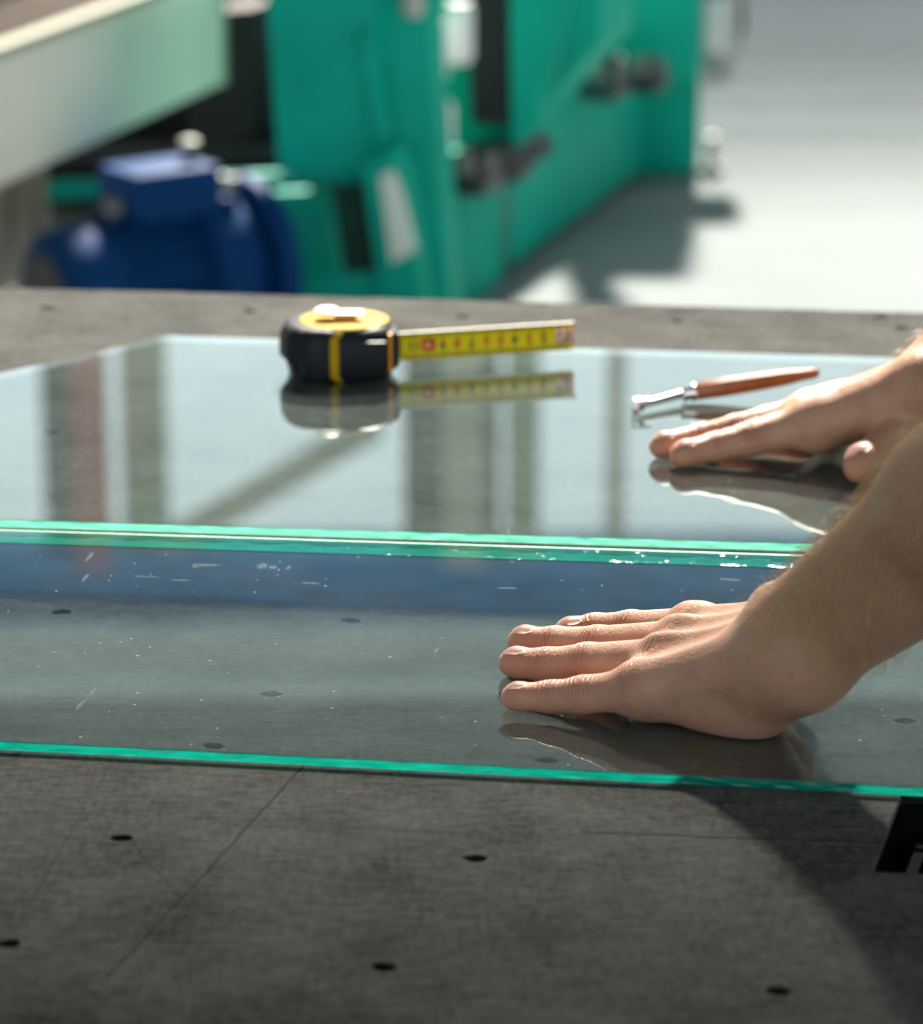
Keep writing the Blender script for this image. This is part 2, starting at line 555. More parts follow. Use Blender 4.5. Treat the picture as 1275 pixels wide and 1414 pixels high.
def right_wall(bm):       # unseen openings added to brighten the machine from the right
    box(bm, (10.0, 8, 0.6), (0.2, 30, 1.2))
    box(bm, (10.0, 8, 6.4), (0.2, 30, 1.6))
    for (a, b) in ((-7, 3), (6.3, 6.7), (10, 23)):
        box(bm, (10.0, (a + b) / 2, 3.4), (0.2, b - a, 4.4))
struct('wall_right', right_wall, M['wall'])
def front_wall(bm):       # unseen opening added behind the camera to give front fill light
    box(bm, (0.5, -6.5, 6.6), (19, 0.2, 1.2))
    for (a, b) in ((-9.0, -6.0), (7.0, 10.0)):
        box(bm, ((a + b) / 2, -6.5, 3.0), (b - a, 0.2, 6.0))
struct('wall_front', front_wall, M['wall'])
struct('wall_back', lambda bm: box(bm, (0, WY, WZ0 / 2), (26, 0.2, WZ0)), M['wall'])
def refl(px, py, Y=WY):
    """where a mirror ray off the glass at this pixel meets the far wall"""
    d = ray(px, py)
    p = _o + d * ((GZ - CAM_Z) / d.z)
    d2 = Vector((d.x, d.y, -d.z))
    return p + d2 * ((Y - p.y) / d2.y)
def post(name, x0, x1, m, Y=WY - 0.2, w=0.2, z0=WZ0, z1=WZ1):
    a, b = refl(x0, 640, Y).x, refl(x1, 640, Y).x
    o = struct(name, lambda bm: box(bm, ((a + b) / 2, Y, (z0 + z1) / 2), (b - a, w, z1 - z0), bevel=0.01), m)
    return o
post('column_1', 170, 232, M['col_green'])
post('column_2', 558, 612, M['col_dark'])
post('column_3', 612, 668, M['col_beige'], Y=WY - 0.5)
post('column_4', 668, 690, M['col_dark'])
post('column_5', 700, 745, M['col_green'], Y=WY - 0.3)
post('column_6', 104, 150, M['col_red'], Y=WY - 0.6)
post('column_7', 62, 104, M['col_dark'])
post('column_8', 838, 862, M['col_beige'])

post('column_9', -330, -200, M['col_green'])
post('column_10', 1350, 1420, M['col_green'])
def brace(bm):
    a, b = refl(230, 752, WY - 0.25), refl(520, 585, WY - 0.25)
    d = (b - a).normalized()
    up = Vector((0, 1, 0))
    s = up.cross(d)
    box(bm, (a + b) / 2, ((b - a).length, 0.15, 0.15), (d, up, s))
struct('beam_1', brace, M['col_beige'])
struct('beam_2', lambda bm: box(bm, (0, WY - 0.05, WZ0 + 0.05), (26, 0.3, 0.2)), M['col_green'])

# ------------------------------------------------------------------ cutting table
tbl = empty('cutting_table', T(0, 0, 0), 'wide glass cutting table covered in worn dark grey felt, under the glass sheets', 'table')
def clip_poly():
    far_l, far_r = P(-600, 384, TZ), P(2100, 451, TZ)
    ul, vl = toT(far_l)
    ur, vr = toT(far_r)
    v_far = (vl + vr) / 2
    return v_far
V_FAR = clip_poly()
V_NEAR = -0.80
U_L, U_R = -1.30, 0.62
# corners of the slot in the right-hand part of the table
n0 = _t(1203, 1204)
n1 = _t(1244, 1098)
NU0, NV0, NV1 = n0[0], n0[1], n1[1]
NU1 = n1[0]
US = NU0 + 0.30
def side_u(v):
    return NU0 + (NU1 - NU0) * (v - NV0) / (NV1 - NV0)
HOLES = [(168, 1157), (657, 1185), (530, 1335), (1075, 1368), (12, 1303), (485, 857), (375, 958), (295, 1030), (85, 845),
         (755, 1050), (345, 430), (935, 443), (640, 437), (65, 425), (1245, 452), (70, 597), (1250, 995), (1218, 437)]
def felt_mesh():
    pts, edges = [], []
    def loop(ps):
        s = len(pts)
        pts.extend(Vector((p[0], p[1])) for p in ps)
        n = len(ps)
        edges.extend((s + i, s + (i + 1) % n) for i in range(n))
    outer = [(U_L, V_NEAR), (U_R, V_NEAR), (U_R, V_FAR), (U_L, V_FAR)]
    # subdivide the far edge so that it can be a little frayed
    o2 = []
    for i in range(4):
        a, b = outer[i], outer[(i + 1) % 4]
        k = 240 if i == 2 else 1
        for j in range(k):
            t = j / k
            w = random.uniform(-0.0012, 0.0012) if (k > 1 and j) else 0
            o2.append((a[0] + (b[0] - a[0]) * t, a[1] + (b[1] - a[1]) * t + w))
    loop(o2)
    loop([(NU0, NV0), (US, NV0), (US, NV1), (NU1, NV1)])
    holes_c = [(NU0 + 0.15, (NV0 + NV1) / 2, 9)]
    for (px, py) in HOLES:
        u, v = _t(px, py)
        ring = []
        for k in range(12):
            a = k * math.pi / 6
            j = random.uniform(0.8, 1.2)
            ring.append((u + 0.0058 * math.cos(a) * j, v + 0.0042 * math.sin(a) * j))
        loop(ring)
        holes_c.append((u, v, 0.003))
    vs, es, fs, *_ = geometry.delaunay_2d_cdt(pts, edges, [], 1, 1e-6)
    def in_hole(c):
        if NV0 < c[1] < NV1 and side_u(c[1]) < c[0] < US:
            return True
        return any(math.hypot(c[0] - h[0], (c[1] - h[1]) * 1.3) < 0.0050 for h in holes_c[1:])
    th = 0.004
    verts = [T(v.x, v.y, TZ) for v in vs] + [T(v.x, v.y, TZ - th) for v in vs]
    n = len(vs)
    faces, cnt = [], {}
    for f in fs:
        c = (sum(vs[i].x for i in f) / len(f), sum(vs[i].y for i in f) / len(f))
        if in_hole(c):
            continue
        faces.append(tuple(f))
        for i in range(len(f)):
            a, b = f[i], f[(i + 1) % len(f)]
            cnt[(a, b)] = 1
    walls = [(a, b) for (a, b) in cnt if (b, a) not in cnt]
    faces += [(b, a, a + n, b + n) for (a, b) in walls]
    me = bpy.data.meshes.new('felt_cover')
    me.from_pydata([tuple(v) for v in verts], [], faces)
    return me
felt = link('felt_cover', felt_mesh(), M['felt'], tbl)
# object space for the felt texture: shift so that it matches CUTS (x, y - 1.5)
bz = TZ - 0.004
def board(bm):
    # four boards round the slot
    for poly in ([(U_L, V_NEAR), (NU0, V_NEAR), (NU0, NV0), (NU1, NV1), (NU1, V_FAR), (U_L, V_FAR)], [(NU0, V_NEAR), (U_R, V_NEAR), (U_R, NV0), (NU0, NV0)],
                 [(NU1, NV1), (U_R, NV1), (U_R, V_FAR), (NU1, V_FAR)], [(US, NV0), (U_R, NV0), (U_R, NV1), (US, NV1)]):
        prism(bm, [T(u, v, bz - 0.001) for (u, v) in poly], (0, 0, -0.022))
one('tabletop_board', board, M['board'], tbl)
def belt(bm):  # dark tray added under the slot so the opening stays black
    prism(bm, [T(NU0 - 0.02, NV0 - 0.02, bz - 0.12), T(NU0 + 0.32, NV0 - 0.02, bz - 0.12), T(NU0 + 0.32, NV1 + 0.02, bz - 0.12), T(NU0 - 0.02, NV1 + 0.02, bz - 0.12)], (0, 0, -0.01))
    for (a, b, c, d) in ((NU0 - 0.02, NU0 - 0.012, NV0 - .02, NV1 + .02), (NU0 + 0.312, NU0 + .32, NV0 - .02, NV1 + .02)):
        prism(bm, [T(a, c, bz - 0.024), T(b, c, bz - 0.024), T(b, d, bz - 0.024), T(a, d, bz - 0.024)], (0, 0, -0.1))
    for (a, b, c, d) in ((NU0 - 0.02, NU0 + .32, NV0 - .02, NV0 - .012), (NU0 - 0.02, NU0 + .32, NV1 + .012, NV1 + .02)):
        prism(bm, [T(a, c, bz - 0.024), T(b, c, bz - 0.024), T(b, d, bz - 0.024), T(a, d, bz - 0.024)], (0, 0, -0.1))
one('dark_slot_tray', belt, M['board'], tbl)
one('transport_belt', lambda bm: prism(bm, [T(NU0 + 0.010, NV0 + 0.004, bz - 0.012), T(NU0 + 0.015, NV0 + 0.004, bz - 0.012), T(NU1 + 0.015, NV1 - 0.004, bz - 0.012), T(NU1 + 0.010, NV1 - 0.004, bz - 0.012)], (0, 0, -0.09)), M['board'], tbl)
def rails(v):
    return lambda bm: prism(bm, [T(U_L + .05, v - .03, bz - .024), T(U_R - .05, v - .03, bz - .024), T(U_R - .05, v + .03, bz - .024), T(U_L + .05, v + .03, bz - .024)], (0, 0, -0.08))
for v in (V_NEAR + 0.08, V_FAR - 0.08):
    one('frame_rail', rails(v), M['steel_dark'], tbl)
for u in (U_L + 0.1, U_R - 0.1):
    for v in (V_NEAR + 0.08, V_FAR - 0.08):
        one('leg', lambda bm: box(bm, T(u, v, (bz - .104) / 2), (.07, .07, bz - .104), (TU, TV, Vector((0, 0, 1))), 0.004), M['steel_dark'], tbl)
# blue strip added to deepen the reflected blue band; fades out towards near edge
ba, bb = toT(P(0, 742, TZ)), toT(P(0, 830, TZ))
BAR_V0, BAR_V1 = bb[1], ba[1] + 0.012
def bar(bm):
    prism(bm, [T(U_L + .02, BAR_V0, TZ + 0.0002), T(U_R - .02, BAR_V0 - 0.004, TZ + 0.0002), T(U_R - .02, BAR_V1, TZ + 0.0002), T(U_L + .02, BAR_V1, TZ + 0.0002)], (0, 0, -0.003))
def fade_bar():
    m = M['blue_band_tint']; nt = m.node_tree
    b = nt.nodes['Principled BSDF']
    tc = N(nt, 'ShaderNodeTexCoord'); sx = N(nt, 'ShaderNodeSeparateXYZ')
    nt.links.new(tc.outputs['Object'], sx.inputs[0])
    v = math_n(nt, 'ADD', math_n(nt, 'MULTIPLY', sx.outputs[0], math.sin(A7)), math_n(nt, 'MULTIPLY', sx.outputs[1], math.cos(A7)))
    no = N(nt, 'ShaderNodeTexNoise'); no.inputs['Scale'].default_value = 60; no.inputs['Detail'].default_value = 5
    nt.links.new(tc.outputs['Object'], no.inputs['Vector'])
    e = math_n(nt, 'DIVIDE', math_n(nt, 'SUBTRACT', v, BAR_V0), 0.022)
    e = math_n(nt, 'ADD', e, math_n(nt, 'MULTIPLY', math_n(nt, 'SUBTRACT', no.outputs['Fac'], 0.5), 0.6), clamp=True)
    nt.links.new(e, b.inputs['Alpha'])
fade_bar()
one('added_blue_strip', bar, M['blue_band_tint'], tbl)

# ------------------------------------------------------------------ glass sheets
def pane(name, top, m, label, edges, slant=None, base_z=TZ + 0.0009):
    c = sum(top, Vector()) / len(top)
    root = empty(name, (c.x, c.y, base_z), label, 'glass sheet')
    bm = bmesh.new()
    a = [bm.verts.new((p.x, p.y, GZ)) for p in top]
    b = [bm.verts.new((p.x, p.y, base_z)) for p in top]
    bm.faces.new(a)
    bm.faces.new(list(reversed(b)))
    me = bpy.data.meshes.new('sheet')
    bm.to_mesh(me); bm.free()
    link('sheet', me, m, root)
    me.materials.append(M['pane_under'])
    me.polygons[1].material_index = 1
    n = len(top)
    for i in range(n):
        p, q = top[i], top[(i + 1) % n]
        k = max(2, int((q - p).length / 0.004))
        nrm = Vector((q.y - p.y, p.x - q.x, 0)).normalized()
        bm = bmesh.new()
        rows = []
        for j in range(k + 1):
            t = p.lerp(q, j / k)
            wv = 0.00035 * math.sin(j * 0.9 + 1.3 * math.sin(j * 0.23)) + random.uniform(-.00012, .00012)
            e = 1 if 0 < j < k else 0
            sl = nrm * (-(slant or {}).get(i, 0.0) * e)
            ch = 0.0005
            rows.append([bm.verts.new((t.x - nrm.x * ch * e, t.y - nrm.y * ch * e, GZ)),
                         bm.verts.new((t.x, t.y, GZ - ch)),
                         bm.verts.new((t.x + nrm.x * wv * e + sl.x * .5, t.y + nrm.y * wv * e + sl.y * .5, (GZ + base_z) / 2 + wv)),
                         bm.verts.new((t.x + sl.x * .9, t.y + sl.y * .9, base_z + ch)),
                         bm.verts.new((t.x - nrm.x * ch * e + sl.x, t.y - nrm.y * ch * e + sl.y, base_z))])
        for r0, r1 in zip(rows, rows[1:]):
            for j in range(4):
                bm.faces.new((r0[j], r1[j], r1[j + 1], r0[j + 1]))
        o = bm_obj('cut_edge', bm, M[edges[i]], root)
    return root
def zz(px, py):
    p = P(px, py, GZ)
    return Vector((p.x, p.y, 0))
def along(a, b, x):
    """on the line through pixels a and b (on the glass top), the point at world x"""
    p, q = zz(*a), zz(*b)
    t = (x - p.x) / (q.x - p.x)
    return p + (q - p) * t
fa, fb = (0, 1023), (1275, 1087)
ra, rb = (0, 731), (1100, 766)
front = [along(fa, fb, -0.95), along(fa, fb, 0.50), along(ra, rb, 0.50), along(ra, rb, -0.95)]
fp = pane('front_glass_pane', front, M['pane_front'], 'clear glass strip with green front edge, under the nearer hand', ('edge', 'edge', 'edge_glow', 'edge'), {2: 0.009})

def arris(bm):  # pale strip painted in for the sun glint along this edge
    p, q = front[3], front[2]
    n = Vector((-(q - p).y, (q - p).x, 0)).normalized()
    k = 120
    a = [bm.verts.new(p.lerp(q, j / k) - n * 0.0006 + Vector((0, 0, GZ + 0.0001))) for j in range(k + 1)]
    b = [bm.verts.new(p.lerp(q, j / k) - n * (0.0014 + random.uniform(0, 0.0005)) + Vector((0, 0, GZ + 0.0001))) for j in range(k + 1)]
    for j in range(k):
        bm.faces.new((a[j], a[j + 1], b[j + 1], b[j]))
one('arris_glint', arris, M['arris'], fp)
def smudge(px, py, w, h, seed):
    r = random.Random(seed)
    c = P(px, py, GZ + 0.00012)
    def f(bm):
        vs = []
        for k in range(14):
            a = k * math.pi / 7
            j = r.uniform(0.45, 1.25)
            vs.append(bm.verts.new(c + TU * (w * math.cos(a) * j) + TV * (h * math.sin(a) * j)))
        bm.faces.new(vs)
    one('smudge', f, M['smudge'], fp)
for i, sm in enumerate(((124, 768, .0012, .010), (285, 780, .009, .0022), (270, 782, .002, .003), (362, 781, .0040, .0050), (379, 783, .0028, .0045), (398, 784, .0014, .0035), (118, 797, .0012, .008), (200, 796, .010, .0014), (250, 801, .006, .0014),
                        (430, 805, .006, .002), (1008, 800, .007, .002), (700, 812, .006, .0018), (112, 972, .0014, .010), (128, 955, .0012, .008), (603, 898, .0012, .005))):
    smudge(*sm, i)
ga, gb = (0, 717), (1100, 750)
ha, hb = (230, 463), (1275, 495)
la, lb = zz(230, 463), zz(0, 515)
left_far = la + (lb - la) * 2.6
rear = [along(ga, gb, left_far.x), along(ga, gb, 0.56), along(ha, hb, 0.56), la, left_far]
pane('rear_glass_pane', rear, M['pane_rear'], 'large reflective glass sheet behind the break, carrying the tape measure and glass cutter', ('edge_pale', 'edge', 'edge_far', 'edge_far', 'edge'))

# ------------------------------------------------------------------ tape measure
def tape():
    s = 1 / 2050.0
    c0 = P(466, 512, GZ)                     # middle of the body on the glass
    root = empty('tape_measure', (c0.x, c0.y, GZ), 'black and yellow tape measure with its yellow blade pulled out, lying on rear glass', 'tape measure')
    r = math.radians(-7 + 12)
    X = Vector((math.cos(r), math.sin(r), 0)); Y = Vector((-math.sin(r), math.cos(r), 0)); Z = Vector((0, 0, 1))
    def W(x, y, z):
        return c0 + X * x + Y * y + Z * z
    H = 0.0345
    # outline: flat mouth at the right, round back at the left, flat front
    def outline(k=1.0, off=0.0):
        pts = []
        hw, hd = 0.0385, 0.0345
        n = 72
        for i in range(n):
            a = 2 * math.pi * i / n
            ca, sa = math.cos(a), math.sin(a)
            e = 2.9 if ca > 0 else 2.35
            d = (abs(ca) ** e + abs(sa) ** e) ** (-1 / e)
            x, y = ca * d * hw, sa * d * hd
            pts.append((x * k + (off if False else 0), y * k))
        return pts
    # body shell as stacked outlines, bulging in the middle of its height
    def shell(bm):
        prof = [(0.0, 0.90), (0.0010, 0.94), (0.004, 0.965), (0.008, 0.985), (0.0125, 0.995), (0.019, 1.0), (0.026, 0.985), (0.030, 0.955), (0.0325, 0.90), (H, 0.80)]
        rings = []
        for (z, k) in prof:
            ring = []
            for (x, y) in outline(k):
                rib = 0.0
                if x < -0.010:              # the grip has vertical ribs round the back
                    ang = math.atan2(y, x)
                    rib = -0.0013 * (0.5 + 0.5 * math.cos(ang * 13)) * (1 if 0.003 < z < 0.032 else 0)
                    if z < 0.010 and x < -0.028:
                        rib -= 0.004
                l = math.hypot(x, y)
                ring.append(bm.verts.new(W(x * (1 + rib / l), y * (1 + rib / l), z)))
            rings.append(ring)
        n = len(rings[0])
        for a, b in zip(rings, rings[1:]):
            for k in range(n):
                bm.faces.new((a[k], a[(k + 1) % n], b[(k + 1) % n], b[k]))
        bm.faces.new(list(reversed(rings[0])))
        bm.faces.new(rings[-1])
    one('body', shell, M['rubber'], root, 40)
    one('label_disc', lambda bm: lathe(bm, W(0.005, 0.001, H - 0.0006), Z, [(0, 0.030), (0.0012, 0.0295), (0.0018, 0.027), (0.0019, 0.001)], 48), M['yellow'], root)
    # raised front panel
    def panel(bm):
        box(bm, W(0.0160, -0.0335, 0.0185), (0.0290, 0.0030, 0.0185), (X, Y, Z), 0.0012, 2)
    one('side_panel', panel, M['rubber'], root)
    # yellow band over the side
    def band(bm):
        prof = [(0.0005, 0.91), (0.0012, 0.95), (0.004, 0.975), (0.008, 0.994), (0.0125, 1.004), (0.019, 1.009), (0.026, 0.994), (0.030, 0.966), (0.0325, 0.91), (H + 0.0003, 0.80), (H + 0.0006, 0.74)]
        rows = []
        for (z, k) in prof:
            sh = 0.0035 * (1 if z < 0.004 or z > 0.0315 else 0) + 0.001
            row = []
            for dx in (-0.0028, -0.0014, 0, 0.0014, 0.0028):
                x = -0.0045 + dx + sh
                e = 2.9 if x > 0 else 2.35
                y = -(1 - abs(x / 0.0385) ** e) ** (1 / e) * 0.0345
                row.append(bm.verts.new(W(x * k, y * k - 0.0003, z)))
            rows.append(row)
        for a, b in zip(rows, rows[1:]):
            for j in range(4):
                bm.faces.new((a[j], a[j + 1], b[j + 1], b[j]))
    one('yellow_band', band, M['yellow'], root)
    one('mouth_trim', lambda bm: box(bm, W(0.0335, -0.0255, 0.0185), (0.0022, 0.006, 0.025), (X, Y, Z), 0.0008), M['orange'], root)
    one('mouth', lambda bm: prism(bm, [W(0.034, -0.023, 0.004), W(0.0395, -0.019, 0.007), W(0.0412, -0.013, 0.0125), W(0.0412, -0.013, 0.024), W(0.0395, -0.019, 0.029), W(0.034, -0.023, 0.031)], Y * 0.024, 0.0006), M['rubber'], root)
    # belt clip: bent strip with a rounded tongue, and its lug below
    def clip(bm):
        box(bm, W(0.0045, -0.0045, H + 0.0062), (0.026, 0.010, 0.0014), (X, Y, Z), 0.0006)
        lathe(bm, W(-0.0065, -0.001, H + 0.0055), Z, [(0, 0.0085), (0.0016, 0.0088), (0.0030, 0.0070), (0.0034, 0.0005)], 32)
    one('belt_clip', clip, M['clip'], root)
    one('clip_lug', lambda bm: box(bm, W(0.0055, -0.0045, H + 0.0033), (0.015, 0.006, 0.0046), (X, Y, Z), 0.0008), M['orange'], root)
    # blade
    b0 = W(0.034, -0.004, 0)
    tip = P(790, 496, GZ)
    B = Vector((tip.x - b0.x, tip.y - b0.y, 0))
    Lb = B.length
    B.normalize()
    C = Vector((B.y, -B.x, 0))               # towards the viewer
    w = 0.0185
    zc0, zc1 = 0.0165, 0.0165
    def S_(t, h, o=0.0):                     # t along 0..Lb, h across -1..1
        sag = 0.0024 * h * h
        return b0 + B * t + C * (sag + o) + Z * (zc0 + h * w / 2)
    def blade(bm):
        rows = []
        nn = 10
        for i in range(0, 31):
            t = Lb * i / 30
            rows.append([bm.verts.new(S_(t, -1 + 2 * j / nn)) for j in range(nn + 1)] + [bm.verts.new(S_(t, 1 - 2 * j / nn, -0.0003)) for j in range(nn + 1)])
        n = len(rows[0])
        for a, b in zip(rows, rows[1:]):
            for k in range(n):
                bm.faces.new((a[k], a[(k + 1) % n], b[(k + 1) % n], b[k]))
        bm.faces.new(rows[0]); bm.faces.new(list(reversed(rows[-1])))
    bl = one('blade', blade, M['blade'], root, 60)
    # scale: millimetre ticks on both margins, centimetre lines, numbers counted from the hook
    def ticks(bm):
        for i in range(3, 118):
            t = Lb - i * 0.001
            if t < 0.004:
                break
            hl = 0.36 if i % 5 else 0.5
            if i % 10 == 0:
                hl = 0.62
            for sgn in (-1, 1):
                a, b = sgn * 0.98, sgn * (0.98 - hl)
                ww = 0.00017 if i % 10 else 0.00032
                for (h0, h1) in ((a, (a + b) / 2), ((a + b) / 2, b)):
                    vs = [bm.verts.new(S_(t - ww, h0, 0.00012)), bm.verts.new(S_(t + ww, h0, 0.00012)), bm.verts.new(S_(t + ww, h1, 0.00012)), bm.verts.new(S_(t - ww, h1, 0.00012))]
                    bm.faces.new(vs)
    tk = one('scale_tick', ticks, M['print_black'], bl)
    tk['kind'] = 'stuff'
    def number(s, t, m, size=0.0082, off=0.00018):
        cu = bpy.data.curves.new('numeral', 'FONT')
        cu.body = s
        cu.size = size
        cu.align_x = 'CENTER'; cu.align_y = 'CENTER'
        cu.resolution_u = 2
        cu.offset = 0.035 * size
        tmp = bpy.data.objects.new('numeral', cu)
        COL.objects.link(tmp)
        dg = bpy.context.evaluated_depsgraph_get()
        me = bpy.data.meshes.new_from_object(tmp.evaluated_get(dg))
        bpy.data.objects.remove(tmp)
        for v in me.vertices:                # upside down as seen from the front: zero is at the hook
            x, y = -v.co.x, -v.co.y
            v.co = S_(t + x, y / (w / 2), off)
        return link('numeral', me, m, bl)
    for i in range(1, 12):
        t = Lb - i * 0.010
        if t < 0.004:
            break
        if i == 10:
            def plate(bm):
                for j in range(4):
                    h0, h1 = -0.45 + 0.225 * j, -0.45 + 0.225 * (j + 1)
                    bm.faces.new([bm.verts.new(S_(t - .0048, h0, .00016)), bm.verts.new(S_(t + .0048, h0, .00016)), bm.verts.new(S_(t + .0048, h1, .00016)), bm.verts.new(S_(t - .0048, h1, .00016))])
            one('decimetre_box', plate, M['print_red'], bl)
            number('10', t, M['print_white'], 0.0050, 0.0003)
        else:
            number(str(i), t, M['print_red'] if i in (3, 5, 6, 8) else M['print_black'])
    def bedge(bm):  # pale strip stands in for the sunlit line on the blade's top edge
        a = [(bm.verts.new(S_(Lb * i / 30, 0.99, 0.0004)), bm.verts.new(S_(Lb * i / 30, 1.06, 0.0002)), bm.verts.new(S_(Lb * i / 30, 1.06, -0.0012)), bm.verts.new(S_(Lb * i / 30, 0.99, -0.0006))) for i in range(31)]
        for p, q in zip(a, a[1:]):
            for k in range(4):
                bm.faces.new((p[k], p[(k + 1) % 4], q[(k + 1) % 4], q[k]))
    one('blade_glint', bedge, M['clip'], bl)
    def hook(bm):
        box(bm, S_(Lb - 0.0055, 0, 0.0006), (0.0125, 0.0006, 0.0105), (B, C, Z), 0.0002)
        box(bm, S_(Lb + 0.0009, 0.05, -0.0010), (0.0010, 0.0042, 0.0150), (B, C, Z), 0.0003)
    hk = one('end_hook', hook, M['hook'], root)
    for (tt, hh) in ((-0.0085, 0.18), (-0.0045, -0.18), (-0.0035, 0.3)):
        one('rivet', lambda bm: lathe(bm, S_(Lb + tt, hh, 0.0007), C, [(0, 0.0014), (0.0005, 0.0013), (0.0007, 0.0006)], 12), M['steel_dark'], hk)
    one('hook_tip', lambda bm: lathe(bm, S_(Lb + 0.0009, 0.98, -0.002), C, [(0, 0.0012), (0.004, 0.0012), (0.0046, 0.0006)], 12), M['chrome'], hk)
tape()

# ------------------------------------------------------------------ glass cutter
def cutter():
    a = P(960, 541, GZ + 0.0068)
    z1 = GZ + 0.017
    b = P(1132, 514, z1)
    d = (b - a).normalized()
    L = (b - a).length
    root = empty('glass_cutter', (a.x, a.y, GZ), 'glass cutter with tapered red-brown wooden handle and steel wheel head, on rear glass', 'glass cutter')
    def handle(bm):
        prof = [(0, 0.0052), (0.0015, 0.0060), (0.02, 0.0064), (0.04, 0.0061), (0.06, 0.0053), (L - 0.012, 0.0040), (L - 0.004, 0.0037), (L - 0.001, 0.0028), (L, 0.0010)]
        s, t, _ = frame(d)
        lathe(bm, a, d, prof, 8)             # eight-sided wooden grip
        bmesh.ops.bevel(bm, geom=[e for e in bm.edges], offset=0.0006, segments=2, affect='EDGES')
    one('handle', handle, M['wood'], root, 30)
    def ferrule(bm):
        lathe(bm, a - d * 0.0085, d, [(0, 0.0032), (0.0004, 0.0050), (0.0024, 0.0054), (0.0030, 0.0044), (0.0042, 0.0048), (0.0075, 0.0058), (0.0088, 0.0055)], 28)
    one('ferrule', ferrule, M['chrome'], root)
    h = P(883, 560, GZ + 0.0045)
    def shaft(bm):
        p0 = a - d * 0.008
        v = p0 - h
        s, t, dd = frame(v)
        lathe(bm, h, v, [(0.0, 0.0024), (v.length * 0.5, 0.0026), (v.length, 0.0029)], 14)
    one('shaft', shaft, M['steel'], root)
    def head(bm):
        box(bm, h + Vector((-0.0008, 0, 0.0012)), (0.0075, 0.0060, 0.0085), None, 0.0012)
        box(bm, h + Vector((0.0045, 0, 0.0042)), (0.006, 0.004, 0.0022), None, 0.0006)
    hd = one('head', head, M['chrome'], root)
    one('cutting_wheel', lambda bm: lathe(bm, h + Vector((-0.0022, -0.0038, -0.0015)), Vector((0, 1, 0)), [(0, 0.0008), (0.0006, 0.0028), (0.0012, 0.0030), (0.0018, 0.0028), (0.0024, 0.0008)], 24), M['steel'], hd)
    one('axle_screw', lambda bm: lathe(bm, h + Vector((0.0015, -0.0042, 0.0005)), Vector((0, 1, 0)), [(0, 0.0012), (0.0003, 0.0018), (0.0014, 0.0018)], 16), M['blue_screw'], hd)
cutter()


# ------------------------------------------------------------------ the worker: one skin grown from a distance field
def axis_coords(spans, lo, hi):
    """1-D grid: fine steps inside the spans, coarse elsewhere"""
    out, x = [lo], lo
    while x < hi:
        st = next((s for (a, b, s) in spans if a - 1e-9 <= x < b), 0.009)
        nxt = x + st
        for (a, b, s) in spans:
            if x < a - 1e-9 < nxt - 1e-9:
                nxt = a
        x = nxt
        out.append(x)
    return np.array(out, dtype=np.float32)

class Field:
    def __init__(self, xs, ys, zs):
        self.ax = (xs, ys, zs)
        self.f = np.full((len(xs), len(ys), len(zs)), 0.05, dtype=np.float32)
    def box(self, lo, hi):
        return tuple(slice(max(0, int(np.searchsorted(a, l)) - 1), int(np.searchsorted(a, h)) + 1) for a, l, h in zip(self.ax, lo, hi))
    def coords(self, sl):
        return (self.ax[0][sl[0]][:, None, None], self.ax[1][sl[1]][None, :, None], self.ax[2][sl[2]][None, None, :])
def smin(a, b, k):
    h = np.maximum(k - np.abs(a - b), 0) / k
    return np.minimum(a, b) - h * h * k * 0.25
def smax(a, b, k):
    return -smin(-a, -b, k)
def cone_d(c, a, b, r0, r1, sq=1.0):
    X, Y, Z = c
    a = np.array(a); d = np.array(b) - a
    L2 = float(d @ d) + 1e-12
    px, py, pz = X - a[0], Y - a[1], Z - a[2]
    t = np.clip((px * d[0] + py * d[1] + pz * d[2]) / L2, 0, 1)
    qx, qy, qz = px - t * d[0], py - t * d[1], pz - t * d[2]
    return np.sqrt(qx * qx + qy * qy + (qz * sq) ** 2) - (r0 + (r1 - r0) * t)
def cone_box(a, b, r0, r1, pad):
    r = max(r0, r1) + pad
    return [min(a[i], b[i]) - r for i in range(3)], [max(a[i], b[i]) + r for i in range(3)]
def put(F, prims, pad=0.014):
    """prims: (a, b, r0, r1, k) - k > 0 joins smoothly, k < 0 carves"""
    for (a, b, r0, r1, k) in prims:
        sl = F.box(*cone_box(a, b, r0, r1, pad + abs(k)))
        d = cone_d(F.coords(sl), a, b, r0, r1).astype(np.float32)
        if k > 0:
            F.f[sl] = smin(F.f[sl], d, k)
        else:
            F.f[sl] = smax(F.f[sl], -d, -k)
def put_fingers(F, chains, k=0.006):
    base = {}
    whole_lo = [min(min(p[i] for p, _ in ch) for ch in chains) - 0.035 for i in range(3)]
    whole_hi = [max(max(p[i] for p, _ in ch) for ch in chains) + 0.035 for i in range(3)]
    sl = F.box(whole_lo, whole_hi)
    palm = F.f[sl].copy()
    res = palm.copy()
    for ch in chains:
        lo = [min(p[i] - r for p, r in ch) - 0.016 for i in range(3)]
        hi = [max(p[i] + r for p, r in ch) + 0.016 for i in range(3)]
        s2 = F.box(lo, hi)
        rel = tuple(slice(max(0, s2[i].start - sl[i].start), s2[i].stop - sl[i].start) for i in range(3))
        s2 = tuple(slice(sl[i].start + rel[i].start, s2[i].stop) for i in range(3))
        c = F.coords(s2)
        d = None
        for (p, r), (q, r2) in zip(ch, ch[1:]):
            e = cone_d(c, p, q, r, r2)
            d = e if d is None else smin(d, e, 0.0035)
        d = d.astype(np.float32)
        sh = res[rel].shape
        res[rel] = np.minimum(res[rel], smin(palm[rel], d[:sh[0], :sh[1], :sh[2]], k))
    F.f[sl] = res

